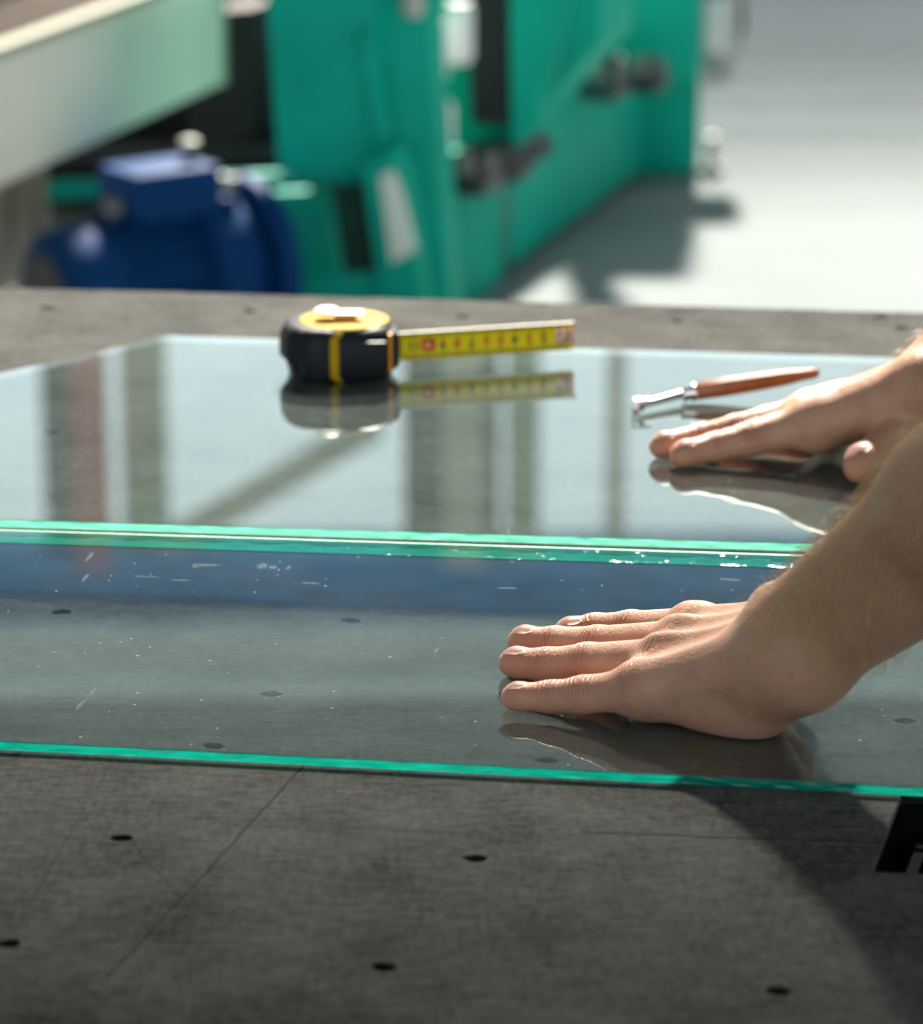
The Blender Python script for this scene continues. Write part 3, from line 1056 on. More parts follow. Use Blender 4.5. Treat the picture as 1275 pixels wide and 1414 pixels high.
def surface_nets(F):
    f, (xs, ys, zs) = F.f, F.ax
    s = f < 0
    nx, ny, nz = f.shape
    cnt = np.zeros((nx - 1, ny - 1, nz - 1), dtype=np.uint8)
    for i in (0, 1):
        for j in (0, 1):
            for k in (0, 1):
                cnt += s[i:nx - 1 + i, j:ny - 1 + j, k:nz - 1 + k]
    act = (cnt > 0) & (cnt < 8)
    I, J, K = np.nonzero(act)
    idx = np.full(act.shape, -1, dtype=np.int32)
    idx[I, J, K] = np.arange(len(I))
    acc = np.zeros((len(I), 3)); n = np.zeros(len(I))
    A = (xs.astype(np.float64), ys.astype(np.float64), zs.astype(np.float64))
    corners = [(i, j, k) for i in (0, 1) for j in (0, 1) for k in (0, 1)]
    for c0 in corners:
        for ax in range(3):
            if c0[ax]:
                continue
            c1 = list(c0); c1[ax] = 1
            f0 = f[I + c0[0], J + c0[1], K + c0[2]].astype(np.float64)
            f1 = f[I + c1[0], J + c1[1], K + c1[2]].astype(np.float64)
            m = (f0 < 0) != (f1 < 0)
            t = np.where(m, f0 / np.where(m, f0 - f1, 1), 0)
            p = np.stack([A[0][I + c0[0]], A[1][J + c0[1]], A[2][K + c0[2]]], 1)
            g = (I, J, K)[ax]
            p[:, ax] = A[ax][g] + t * (A[ax][g + 1] - A[ax][g])
            acc[m] += p[m]; n[m] += 1
    V = acc / n[:, None]
    quads = []
    for ax in range(3):
        o = [slice(None)] * 3; o[ax] = slice(0, -1)
        o2 = [slice(None)] * 3; o2[ax] = slice(1, None)
        a, b = s[tuple(o)], s[tuple(o2)]
        ch = np.argwhere(a != b)
        u, v = (ax + 1) % 3, (ax + 2) % 3
        lim = [nx - 1, ny - 1, nz - 1]
        ok = (ch[:, u] > 0) & (ch[:, v] > 0) & (ch[:, u] < lim[u]) & (ch[:, v] < lim[v])
        ch = ch[ok]
        inside = a[tuple(ch.T)]
        def cell(du, dv):
            q = ch.copy(); q[:, u] += du; q[:, v] += dv
            return idx[q[:, 0], q[:, 1], q[:, 2]]
        q = np.stack([cell(-1, -1), cell(0, -1), cell(0, 0), cell(-1, 0)], 1)
        q[~inside] = q[~inside][:, ::-1]
        quads.append(q)
    quads = np.concatenate(quads)
    quads = quads[(quads >= 0).all(1)]
    return V, quads
def to_mesh(name, V, Qd, smooth_it=2):
    me = bpy.data.meshes.new(name)
    # light tangential smoothing
    for _ in range(smooth_it):
        s = np.zeros_like(V); n = np.zeros(len(V))
        for i in range(4):
            a, b = Qd[:, i], Qd[:, (i + 1) % 4]
            for x, y in ((a, b), (b, a)):
                for c in range(3):
                    s[:, c] += np.bincount(x, V[y, c], len(V))
                n += np.bincount(x, minlength=len(V))
        V = V + 0.5 * (s / np.maximum(n, 1)[:, None] - V)
    me.vertices.add(len(V)); me.vertices.foreach_set('co', V.astype(np.float32).ravel())
    me.loops.add(Qd.size); me.loops.foreach_set('vertex_index', Qd.astype(np.int32).ravel())
    me.polygons.add(len(Qd))
    me.polygons.foreach_set('loop_start', np.arange(0, Qd.size, 4, dtype=np.int32))
    me.update(calc_edges=True)
    me.polygons.foreach_set('use_smooth', np.ones(len(Qd), dtype=bool))
    me.validate()
    return me, V

mm = 0.001
def G(px, py, z):                     # pixel, height in mm over the glass
    return np.array(P(px, py, GZ + z * mm))
def lerp(a, b, t):
    return a + (b - a) * t
UPV = np.array((0, 0, 1.0))
def unit(v):
    return v / np.linalg.norm(v)

# joints read off the photograph and set at their own heights over the glass
HAND_A = {   # nearer hand (left): tip, last joint, middle joint, knuckle
    'index':  [(G(786, 873, 7.0), 7.0), (G(822, 869, 8.5), 7.9), (G(872, 868, 13), 9.0), (G(960, 870, 23), 11.2)],
    'middle': [(G(724, 885, 7.3), 7.2), (G(768, 888, 9.0), 8.1), (G(826, 891, 14), 9.5), (G(945, 889, 27), 11.8)],
    'ring':   [(G(712, 915, 7.4), 7.3), (G(756, 918, 9.0), 8.2), (G(812, 915, 14), 9.5), (G(922, 914, 26), 11.6)],
    'pinky':  [(G(714, 962, 6.6), 6.4), (G(760, 962, 8.0), 7.4), (G(806, 959, 11), 8.7), (G(886, 952, 18), 10.8)],
    'thumb':  [(G(976, 873, 9.5), 8.5), (G(1004, 873, 13), 9.5), (G(1042, 868, 20), 10.5), (G(1085, 860, 36), 12.5)],
}
WR_A = G(1106, 884, 52)
HAND_B = {   # farther hand (right)
    'index':  [(G(945, 627, 7.8), 7.8), (G(988, 617, 10.5), 8.6), (G(1038, 606, 15), 10.0), (G(1122, 585, 24), 13.0)],
    'middle': [(G(917, 615, 7.8), 7.7), (G(968, 605, 11), 8.5), (G(1018, 595, 17), 10.0), (G(1126, 570, 27), 12.5)],
    'ring':   [(G(985, 600, 7.5), 7.2), (G(1022, 592, 11), 8.2), (G(1060, 582, 16), 9.6), (G(1140, 565, 24), 11.5)],
    'pinky':  [(G(1050, 585, 7.0), 6.4), (G(1078, 578, 10), 7.4), (G(1105, 570, 14), 8.8), (G(1158, 558, 18), 10.5)],
    'thumb':  [(G(1192, 640, 12), 11.2), (G(1238, 604, 21), 12.0), (G(1278, 574, 32), 12.5), (G(1312, 542, 46), 14.0)],
}
WR_B = G(1312, 510, 58)
FINGERS = ('index', 'middle', 'ring', 'pinky')
DIR_A = unit(np.array((65., -74., 84.)))
DIR_B = unit(np.array((0.56, -0.10, 0.82)))
EL_A = WR_A + DIR_A * 0.262
EL_B = WR_B + DIR_B * 0.262
SH_A = EL_A + unit(np.array((.225, .104, .16))) * 0.29
SH_B = EL_B + unit(np.array((.18, -.13, .17))) * 0.28

def hand_prims(H, W, arm_dir, elbow, side):
    mcp = {k: H[k][3][0] for k in FINGERS}
    rad = {k: H[k][3][1] * mm for k in FINGERS}
    lat = unit(mcp['index'] - mcp['pinky'])
    fwd = unit((mcp['index'] + mcp['middle'] + mcp['ring']) / 3 - W)
    up = np.cross(fwd, lat); up = unit(up if up[2] > 0 else -up)
    pr = []
    # palm: one taper per metacarpal, all joined at the wrist
    offs = {'index': 15, 'middle': 6, 'ring': -5, 'pinky': -14}
    carp = {k: W + lat * offs[k] * mm + fwd * 12 * mm - up * 2 * mm for k in FINGERS}
    for k in FINGERS:
        r1 = 15.5 * mm if k != 'pinky' else 15 * mm
        pr.append((mcp[k], carp[k], rad[k], r1, 0.010))
    for a, b in zip(FINGERS, FINGERS[1:]):        # flesh between the knuckles, set a little lower
        m0 = (mcp[a] + mcp[b]) / 2 - up * 3.5 * mm + fwd * 3 * mm
        pr.append((m0, (carp[a] + carp[b]) / 2, 8.5 * mm, 12 * mm, 0.010))
    return pr, dict(mcp=mcp, rad=rad, carp=carp, lat=lat, fwd=fwd, up=up)
PA, IA = hand_prims(HAND_A, WR_A, DIR_A, EL_A, 1)
PB, IB = hand_prims(HAND_B, WR_B, DIR_B, EL_B, -1)
# heel and edge of the nearer hand, pressed on the glass
pis = G(1036, 962, 16.8)
PA += [(G(900, 963, 12), G(985, 961, 16.0), 10.5 * mm, 15.0 * mm, 0.012), (G(985, 961, 16.0), pis, 15.0 * mm, 15.8 * mm, 0.012),
       (pis, IA['carp']['pinky'], 15.5 * mm, 16 * mm, 0.016), (G(1046, 958, 19), G(1106, 924, 40), 15.0 * mm, 20 * mm, 0.016),
       (HAND_A['thumb'][3][0], IA['carp']['index'], 12.5 * mm, 15 * mm, 0.014),
       (HAND_A['thumb'][2][0], HAND_A['thumb'][3][0], 10.5 * mm, 13 * mm, 0.010)]
# ball of the thumb of the farther hand, web to the index knuckle
PB += [(HAND_B['thumb'][2][0], HAND_B['thumb'][3][0], 12.5 * mm, 16 * mm, 0.010),
       (HAND_B['thumb'][3][0], IB['carp']['index'], 16 * mm, 18 * mm, 0.014),
       (HAND_B['index'][3][0] - IB['up'] * 3 * mm - IB['fwd'] * 10 * mm, HAND_B['thumb'][3][0], 8 * mm, 11 * mm, 0.012),
       (G(1156, 597, 15), G(1228, 586, 25), 8 * mm, 9.5 * mm, 0.012),
       (HAND_B['index'][3][0] - IB['up'] * 7 * mm, IB['mcp']['pinky'] - IB['up'] * 6 * mm, 10 * mm, 10 * mm, 0.010),
       ]
def arm_prims(W, D, E, e, info, S2):
    pr = []
    m1 = W + D * 0.12
    # the two bones make the wrist flat and the forearm oval
    pr.append((W + e * 11 * mm, m1 + e * 14 * mm, 16.5 * mm, 23 * mm, 0.016))
    pr.append((W - e * 11 * mm, m1 - e * 14 * mm, 16.5 * mm, 22 * mm, 0.016))
    pr.append((m1 + e * 14 * mm, E + e * 12 * mm, 23 * mm, 31 * mm, 0.02))
    pr.append((m1 - e * 14 * mm, E - e * 12 * mm, 22 * mm, 29 * mm, 0.02))
    pr.append((lerp(m1, E, 0.2), lerp(m1, E, 0.8), 34 * mm, 38 * mm, 0.03))
    pr.append((E, lerp(E, S2, 0.5), 36 * mm, 46 * mm, 0.03))
    pr.append((lerp(E, S2, 0.5), S2, 46 * mm, 58 * mm, 0.03))
    return pr
eA = unit(np.array((.63, -.223, -.744))); eA = unit(eA - DIR_A * (eA @ DIR_A))
eB = unit(np.array((.35, -.85, -.3))); eB = unit(eB - DIR_B * (eB @ DIR_B))
PA += arm_prims(WR_A, DIR_A, EL_A, eA, IA, SH_A)
PB += arm_prims(WR_B, DIR_B, EL_B, eB, IB, SH_B)
PA += [(G(1070, 832, 66), G(1084, 838, 66), 7.5 * mm, 9 * mm, 0.010)]       # bone knob at the wrist
# tendons and knuckle heads on the back of both hands
def detail_prims(H, info, lift=0.0):
    pr = []
    up, fwd = info['up'], info['fwd']
    for k in FINGERS:
        r = info['rad'][k]
        a = info['mcp'][k] + up * (r - 2.9 * mm)
        b = info['carp'][k] + up * (15.5 - 3.4) * mm
        pr.append((a, lerp(a, b, 0.8), 3.3 * mm, 2.2 * mm, 0.005))
        pr.append((info['mcp'][k] + up * 1.3 * mm + fwd * 2 * mm, info['mcp'][k] + up * 1.3 * mm - fwd * 5 * mm, r, r * 0.96, 0.010))
    for a, b in zip(FINGERS, FINGERS[1:]):       # hollows between the tendons
        m0 = lerp(info['mcp'][a], info['mcp'][b], 0.5)
        c0 = lerp(info['carp'][a], info['carp'][b], 0.5)
        p0 = lerp(m0, c0, 0.06) + up * (16.8 + lift) * mm
        pr.append((p0, lerp(m0, c0, 0.55) + up * (20.8 + lift) * mm, 4.5 * mm, 4 * mm, -0.008))
    return pr
PA += detail_prims(HAND_A, IA)
PB += detail_prims(HAND_B, IB, 2.2)
# shoulders, neck and head
mid = (SH_A + SH_B) / 2
neck = mid + np.array((-0.02, 0, 0.07))
head = mid + np.array((-0.11, 0.0, 0.215))
PC = [(SH_A, SH_B, 0.062, 0.062, 0.04), (mid + np.array((.03, 0, -.06)), neck, 0.09, 0.06, 0.05), (neck, head + np.array((.02, 0, -.05)), 0.056, 0.056, 0.03),
      (head + np.array((.025, 0, .02)), head + np.array((-.02, 0, .035)), 0.088, 0.080, 0.03), (head + np.array((-.03, 0, -.03)), head + np.array((-.062, 0, -.075)), 0.062, 0.036, 0.04),
      (head + np.array((-.088, 0, -.005)), head + np.array((-.112, 0, -.038)), 0.010, 0.014, 0.012),
      (head + np.array((-.098, .012, -.072)), head + np.array((-.098, -.012, -.072)), 0.008, 0.008, 0.008),
      (head + np.array((-.092, .02, .012)), head + np.array((-.084, .045, .012)), 0.010, 0.010, 0.012),
      (head + np.array((-.092, -.02, .012)), head + np.array((-.084, -.045, .012)), 0.010, 0.010, 0.012),
      (head + np.array((.01, .078, .0)), head + np.array((.018, .088, .03)), 0.010, 0.016, 0.008),
      (head + np.array((.01, -.078, .0)), head + np.array((.018, -.088, .03)), 0.010, 0.016, 0.008)]
FINE = 0.00125
xs = axis_coords([(0.010, 0.330, FINE), (0.33, 0.42, 0.003)], 0.0, 0.95)
ys = axis_coords([(1.365, 1.660, FINE), (1.845, 2.12, FINE)], float(min(EL_A[1], SH_A[1])) - 0.09, 2.20)
zs = axis_coords([(GZ - 0.004, 1.085, FINE)], GZ - 0.014, float(head[2]) + 0.16)
F = Field(xs, ys, zs)
def chain(H, k):          # the pad runs a little past the last ball, so that the tip is rounded
    ch = [(p, r * mm) for p, r in H[k]]
    d = unit(ch[0][0] - ch[1][0])
    r = ch[0][1]
    return [(ch[0][0] + d * r * 0.42 - UPV * r * 0.06, r * 0.74)] + ch
put(F, PA)
put_fingers(F, [chain(HAND_A, k) for k in ('index', 'middle', 'ring', 'pinky', 'thumb')], 0.0045)
put(F, PB)
put_fingers(F, [chain(HAND_B, k) for k in ('index', 'middle', 'ring', 'pinky', 'thumb')], 0.0055)
put(F, PC, 0.03)
# flesh flattens where it presses on the glass
zmask = (GZ + 0.0003) - zs
F.f = np.maximum(F.f, zmask[None, None, :].astype(np.float32))
V, Qd = surface_nets(F)
del F
me, V = to_mesh('body', V, Qd, 2)

# per-vertex masks for the skin colour and the folds over the joints
red = np.zeros(len(V)); crease = np.zeros(len(V)); alongv = np.zeros(len(V)); tan = np.zeros(len(V))
def gauss(d, s):
    return np.exp(-(d / s) ** 2)
for H, info in ((HAND_A, IA), (HAND_B, IB)):
    for k in ('index', 'middle', 'ring', 'pinky', 'thumb'):
        ch = H[k]
        pts = [p for p, _ in ch]
        # signed run along the finger, measured from its tip
        seg0 = 0.0
        best = np.full(len(V), 9.0); run = np.zeros(len(V))
        lo = np.min(pts, 0) - 0.02; hi = np.max(pts, 0) + 0.02
        sel = np.nonzero(((V > lo) & (V < hi)).all(1))[0]
        v = V[sel]
        b = np.full(len(sel), 9.0); rn = np.zeros(len(sel)); hgt = np.zeros(len(sel))
        for p, q in zip(pts, pts[1:]):
            d = q - p; L = np.linalg.norm(d)
            t = np.clip((v - p) @ d / L ** 2, 0, 1)
            c = p + t[:, None] * d
            ds = np.linalg.norm(v - c, axis=1)
            m = ds < b
            b[m] = ds[m]; rn[m] = seg0 + t[m] * L
            hgt[m] = (v[m, 2] - c[m, 2])
            seg0 += L
        ls = np.cumsum([0] + [np.linalg.norm(q - p) for p, q in zip(pts, pts[1:])])
        near = np.clip(1 - (b - 0.013) / 0.004, 0, 1)
        top = np.clip(0.35 + hgt / 0.006, 0, 1)
        cr = (gauss(rn - ls[1], 0.0045) * 0.8 + gauss(rn - ls[2], 0.0075) + gauss(rn - ls[3], 0.010) * 0.9) * top * near
        rd = (gauss(rn, 0.014) * 0.9 + gauss(rn - ls[1], 0.005) * 0.6 + gauss(rn - ls[2], 0.008) * 0.8 + gauss(rn - ls[3], 0.009) * 0.5) * near
        up_m = cr > crease[sel]
        ii = sel[up_m]
        crease[ii] = cr[up_m]; alongv[ii] = rn[up_m]
        red[sel] = np.maximum(red[sel], rd)
for W, D in ((WR_A, DIR_A), (WR_B, DIR_B)):
    t = (V - W) @ D
    dist = np.linalg.norm(V - W - t[:, None] * D, axis=1)
    tan = np.maximum(tan, np.clip((t + 0.03) / 0.06, 0, 1) * (dist < 0.09))
tan[V[:, 0] > 0.45] = 0.5
for n, arr in (('red', red), ('crease', crease), ('along', alongv), ('tan', tan)):
    at = me.attributes.new(n, 'FLOAT', 'POINT')
    at.data.foreach_set('value', arr.astype(np.float32))

person = empty('person', (float(mid[0]) + 0.2, float(mid[1]), 0), 'person reaching in from the right with bare hairy forearms, both palms pressed on the glass', 'person')
body = link('body', me, M['skin'], person)

# fingernails, each lying on its fingertip
from mathutils.bvhtree import BVHTree
BVH = BVHTree.FromPolygons([tuple(v) for v in V], [tuple(q) for q in Qd])
def nail(H, k, tilt, wid, ln):
    (p, r), (q, _) = H[k][0], H[k][1]
    r = r * mm
    d = unit(p - q)
    n = unit(UPV - d * (UPV @ d))
    s = np.cross(d, n)
    n2 = unit(n * math.cos(tilt) + s * math.sin(tilt)); s2 = np.cross(d, n2)
    bm = bmesh.new()
    rows = []
    x1 = r * 0.78                       # free edge, a little short of the very tip
    for i in range(9):
        t = i / 8
        row = []
        for j in range(9):
            w = (j / 4 - 1)
            lim = 1.0 - 0.30 * max(0, (0.35 - t) / 0.35) ** 2 - 0.22 * max(0, (t - 0.7) / 0.3) ** 2
            a = w * wid * lim
            x = x1 - (1 - t) * ln
            dr = n2 * math.cos(a) + s2 * math.sin(a)
            o = p + d * min(x, r * 0.5) * 0.8
            e = p + d * x + dr * r * 1.0
            v = unit(e - o)
            hit = BVH.ray_cast(Vector(o + v * 0.03), Vector(-v), 0.03)[0]
            pos = (np.array(hit) if hit is not None else o + v * r) + v * (0.00035 if 0 < i else -0.0001)
            row.append(bm.verts.new(pos))
        rows.append(row)
    for a, b in zip(rows, rows[1:]):
        for j in range(8):
            bm.faces.new((a[j], a[j + 1], b[j + 1], b[j]))
    bmesh.ops.solidify(bm, geom=bm.faces[:], thickness=0.0004)
    sharp(bm_obj('fingernail', bm, M['nail'], person, True), 40)
for k, tl in (('index', 0.1), ('middle', 0.1), ('ring', 0.15), ('pinky', 0.2)):
    nail(HAND_A, k, tl, 0.90, (0.0125 if k != 'pinky' else 0.0105))
for k, tl in (('index', 0.0), ('middle', 0.0)):
    nail(HAND_B, k, tl, 0.90, 0.0125)
nail(HAND_B, 'thumb', 0.35, 0.90, 0.0145)

# fine hairs on both forearms and the backs of the hands
def hairs(count, W, D, t0, t1, name, side, backs):
    nrm = np.empty(len(me.vertices) * 3, dtype=np.float32)
    me.vertices.foreach_get('normal', nrm)
    nrm = nrm.reshape(-1, 3)
    co = np.empty(len(me.vertices) * 3, dtype=np.float32)
    me.vertices.foreach_get('co', co)
    off = np.array(V.mean(0)) - co.reshape(-1, 3).mean(0)
    t = (V - W) @ D
    dist = np.linalg.norm(V - W - t[:, None] * D, axis=1)
    cand = np.nonzero((t > t0) & (t < t1) & (dist < 0.06) & (V[:, 0] < 0.36) & (V[:, 2] > GZ + 0.02))[0]
    # fewer where the skin turns to the inner side of the arm
    prob = np.clip((t[cand] + 0.02) / 0.06, 0.12, 1) * np.clip(0.65 + nrm[cand, 2] + 0.3 * nrm[cand, 1], 0.16, 1)
    pick = rng.choice(cand, size=count, replace=True, p=prob / prob.sum())
    vs, fs = [], []
    for i in pick:
        p = V[i] + rng.normal(0, 0.0006, 3); n = nrm[i].astype(float)
        g = -D * 0.55 + side * rng.normal(0.45, 0.35) + rng.normal(0, 0.22, 3)
        g = unit(g - n * (g @ n))
        ln = rng.uniform(0.006, 0.013)
        w = 0.00008
        s = unit(np.cross(g, n))
        q = [p - n * 0.0002, p + g * ln * 0.4 + n * ln * 0.30, p + g * ln * 0.75 + n * ln * 0.42, p + g * ln + n * ln * 0.42]
        b = len(vs)
        for j, c in enumerate(q[:3]):
            ww = w * (1 - 0.22 * j)
            vs += [c + s * ww, c - s * ww, c + n * ww * 1.4]
        vs.append(q[3])
        for j in range(2):
            for k in range(3):
                fs.append((b + 3 * j + k, b + 3 * j + (k + 1) % 3, b + 3 * j + 3 + (k + 1) % 3, b + 3 * j + 3 + k))
        for k in range(3):
            fs.append((b + 6 + k, b + 6 + (k + 1) % 3, b + 9))
    hm = bpy.data.meshes.new(name)
    hm.from_pydata([tuple(x) for x in vs], [], fs)
    o = link(name, hm, M['hair'], person)
    o['kind'] = 'stuff'
hairs(4600, WR_A, DIR_A, 0.0, 0.17, 'arm_hair', eA, 0)
hairs(1100, WR_B, DIR_B, -0.05, 0.10, 'arm_hair', eB, 0)

# clothes and the rest, outside the frame
def cloth(name, prims, step, m, lo, hi, cut=None):
    a = [np.arange(l, h + step, step, dtype=np.float32) for l, h in zip(lo, hi)]
    f = Field(*a)
    f.f[:] = 0.2
    put(f, prims, 0.06)
    if cut is not None:
        cut(f)
    v, q = surface_nets(f)
    m2, _ = to_mesh(name, v, q, 3)
    return link(name, m2, m, person)
hip = np.array((float(mid[0]) + 0.26, float(mid[1]), 0.98))
chest = mid + np.array((0.06, 0, -0.10))
sh = [(lerp(EL_A, SH_A, 0.35), SH_A, 0.062, 0.075, 0.04), (lerp(EL_B, SH_B, 0.35), SH_B, 0.062, 0.075, 0.04),
      (SH_A + np.array((0.02, .04, 0)), SH_B + np.array((0.02, -.04, 0)), 0.085, 0.085, 0.06), (chest + np.array((0, -.06, 0)), hip + np.array((0, -.05, 0)), 0.13, 0.125, 0.08),
      (chest + np.array((0, .06, 0)), hip + np.array((0, .05, 0)), 0.13, 0.125, 0.08)]
cloth('shirt', sh, 0.011, M['shirt'], np.minimum(np.minimum(EL_A, EL_B), hip) - 0.25, np.maximum(np.maximum(SH_A, SH_B), hip) + 0.22)
tr = [(hip + np.array((0.0, s * .08, -.05)), np.array((hip[0] + .03, hip[1] + s * .12, .50)), 0.115, 0.085, 0.05) for s in (-1, 1)]
tr += [(np.array((hip[0] + .03, hip[1] + s * .12, .50)), np.array((hip[0] + .07, hip[1] + s * .13, .11)), 0.085, 0.068, 0.04) for s in (-1, 1)]
cloth('trousers', tr, 0.012, M['trousers'], hip - np.array((.3, .4, 0.98)), hip + np.array((.3, .4, .2)))
for s in (-1, 1):
    f0 = np.array((hip[0] + .08, hip[1] + s * .13, .0))
    def flat(f):
        f.f = np.maximum(f.f, (0.002 - f.ax[2])[None, None, :])
    cloth('shoe', [(f0 + np.array((.03, 0, .04)), f0 + np.array((-.17, 0, .028)), 0.044, 0.042, 0.02), (f0 + np.array((.01, 0, .05)), f0 + np.array((0, 0, .10)), 0.046, 0.05, 0.03)], 0.008, M['shoe'],
          f0 + np.array((-.28, -.1, -.02)), f0 + np.array((.14, .1, .2)), flat)
cloth('hair', [(head + np.array((.045, 0, .035)), head + np.array((-.01, 0, .060)), 0.086, 0.078, 0.03), (head + np.array((.06, 0, -.03)), head + np.array((.06, 0, .02)), 0.066, 0.076, 0.03)], 0.008, M['headhair'],
      head - np.array((.2, .2, .2)), head + np.array((.25, .2, .2)))
for s in (-1, 1):
    one('eye', lambda bm: (lambda rr: bmesh.ops.translate(bm, verts=rr['verts'], vec=Vector(head + np.array((-.0885, s * .032, -.006)))))(bmesh.ops.create_uvsphere(bm, u_segments=16, v_segments=10, radius=0.0125)), M['white'], person)
    one('iris', lambda bm: lathe(bm, Vector(head + np.array((-.1005, s * .032, -.009))), Vector((-1, 0, -0.25)), [(0, .0052), (.0008, .0048), (.0012, .002)], 16), M['motor_fan'], person)
    one('eyebrow', lambda bm: tube(bm, [Vector(head + np.array((-.098, s * .016, .019))), Vector(head + np.array((-.100, s * .032, .023))), Vector(head + np.array((-.090, s * .048, .018)))], [.003, .004, .002], 8), M['headhair'], person)

# ------------------------------------------------------------------ machinery beyond the table
# the machine runs away to the right along MX; MN is its left-hand crosswise direction
ma = math.radians(17.0)
MX = Vector((math.sin(ma), math.cos(ma), 0))
MN = Vector((-math.cos(ma), math.sin(ma), 0))
ZZ = Vector((0, 0, 1))
mach = empty('glass_machine', P(700, 388, 0), 'big teal green machine on the pale floor behind the cutting table', 'machine')
def plate(name, pix, y, depth, m, parent=mach, d=None, bevel=0.006):
    """a plate standing across the view at distance y, given thickness along the machine"""
    d = (d if d is not None else MX) * depth
    return one(name, lambda bm: prism(bm, [Q(px, py, y) for (px, py) in pix], d, bevel), m, parent, 30)
# long base beam of the machine, standing on the floor
g0, g1 = P(637, 433, 0), P(886, 250, 0)
def beam_along(p, q, h0, h1, wdt, bevel=0.012):
    d = (q - p).normalized()
    s = Vector((-d.y, d.x, 0))
    L = (q - p).length
    return lambda bm: box(bm, p + d * L / 2 + s * wdt / 2 + ZZ * (h0 + h1) / 2, (L, wdt, h1 - h0), (d, s, ZZ), bevel)
BD = (g1 - g0).normalized()
BS = Vector((-BD.y, BD.x, 0))
base_l = P(700, 388, 0)
one('base_beam', beam_along(g0, base_l - BD * 0.012, 0.0, 0.27, 0.10), M['teal'], mach)
one('base_beam', beam_along(base_l + BD * 0.012, g1 + BD * 0.02, 0.02, 0.30, 0.30), M['teal'], mach)
one('joint_plate', beam_along(base_l - BD * 0.02, base_l + BD * 0.02, 0.0, 0.20, 0.28), M['steel_dark'], mach)
# end block at the far end
e0 = g1 + BD * 0.02
xr = Q(966, 200, e0.y + 0.03).x
one('end_block', lambda bm: box(bm, Vector((xr - 0.25, e0.y + 0.28, 0.42)), (0.50, 0.5, 0.84), None, 0.02), M['teal'], mach)
one('foot', lambda bm: lathe(bm, Vector((xr + 0.03, e0.y + 0.06, 0.0)), ZZ, [(0, .03), (.02, .03), (.03, .012), (.09, .012)], 16), M['grey'], mach)
# main column with its slanting flank
YC = 5.72
plate('column', [(358, -120), (522, -120), (522, 236), (384, 240)], YC, 0.25, M['teal'])
plate('column_flank', [(522, -120), (592, -120), (596, 100), (612, 300), (624, 445), (560, 445), (545, 300), (522, 215)], YC + 0.02, 0.08, M['teal'])
plate('gusset_plate', [(500, 232), (548, 202), (560, 240), (590, 445), (530, 445)], YC - 0.06, 0.05, M['teal'])
plate('sticker', [(524, 244), (543, 234), (556, 268), (575, 345), (540, 364)], YC - 0.075, 0.008, M['label'], bevel=0.002)
plate('flange_strip', [(497, 60), (510, 40), (540, 205), (522, 214)], YC - 0.02, 0.03, M['teal'], bevel=0.004)
plate('cross_bar', [(62, 252), (500, 234), (505, 252), (62, 278)], YC + 0.05, 0.03, M['teal'])
plate('lower_panel', [(300, 268), (450, 262), (470, 390), (470, 440), (300, 440)], YC + 0.10, 0.03, M['teal'])
plate('lower_flange', [(330, 384), (534, 376), (534, 440), (330, 440)], YC - 0.02, 0.02, M['teal'])
# unlit inside of the machine, its shade painted as flat black plates
plate('inner_dark', [(-120, -150), (640, -150), (640, 450), (-120, 450)], 7.15, 0.04, M['black'])
plate('recess_dark', [(435, 240), (540, 236), (560, 440), (435, 440)], YC + 0.22, 0.02, M['black'])
plate('inner_beam', [(60, 195), (400, 200), (400, 225), (60, 225)], 7.0, 0.05, M['steel_dark'])
plate('inner_box', [(255, 20), (350, 10), (350, 190), (262, 205)], 6.75, 0.2, M['black'])
# centre: black plate standing in for a dark opening, hanging plate, white cylinders
plate('upper_housing', [(590, -140), (830, -140), (830, 60), (700, 205), (606, 205)], YC + 0.55, 0.25, M['teal'])
plate('opening_dark', [(640, -60), (715, -60), (722, 150), (706, 175), (650, 172)], YC + 0.44, 0.06, M['black'])
plate('hanging_plate', [(702, -140), (818, -140), (742, 186), (706, 205)], YC + 0.42, 0.02, M['teal'])
plate('guide_plate', [(800, -140), (962, -140), (962, 110), (860, 130), (792, 150)], 7.2, 0.06, M['teal'])
plate('diagonal_cover', [(816, -90), (892, -90), (850, 60), (800, 110)], 6.9, 0.03, M['white'])
def cyl(name, px, py0, py1, y, r, m, parent=mach):
    a, b = Q(px, py1, y), Q(px, py0, y)
    return one(name, lambda bm: lathe(bm, a, b - a, [(0, r * .8), (.012, r), ((b - a).length - .012, r), ((b - a).length, r * .8)], 20), m, parent)
cyl('air_cylinder', 602, 30, 112, YC + .12, 0.022, M['white'])
cyl('air_cylinder', 634, 4, 86, YC + .20, 0.026, M['white'])
cyl('air_cylinder', 612, 140, 208, YC + .12, 0.020, M['white'])
cyl('piston_rod', 606, 108, 150, YC + .12, 0.012, M['grey'])
cyl('hose_fitting', 570, -20, 22, YC + .0, 0.020, M['grey'])
def sensor(px, py, y, sc):
    c = Q(px, py, y)
    def f(bm):
        box(bm, c, (0.14 * sc, 0.08, 0.045 * sc), (BD, BS, ZZ), 0.008)
        box(bm, c + BD * 0.05 * sc + ZZ * 0.03 * sc, (0.05 * sc, 0.06, 0.05 * sc), (BD, BS, ZZ), 0.006)
    o = one('clamp_bracket', f, M['steel_dark'], mach)
    one('bolt', lambda bm: lathe(bm, c - BD * 0.05 * sc + ZZ * 0.02, ZZ, [(0, .016), (.02, .016), (.022, .010), (.04, .010)], 12), M['dull_steel'], o)
    one('bolt', lambda bm: lathe(bm, c + BS * -0.03 - BD * 0.01 * sc + ZZ * 0.02, ZZ, [(0, .012), (.016, .012), (.018, .008), (.03, .008)], 12), M['dull_steel'], o)
sensor(655, 248, 5.95, 0.9)
sensor(700, 232, 6.25, 0.8)
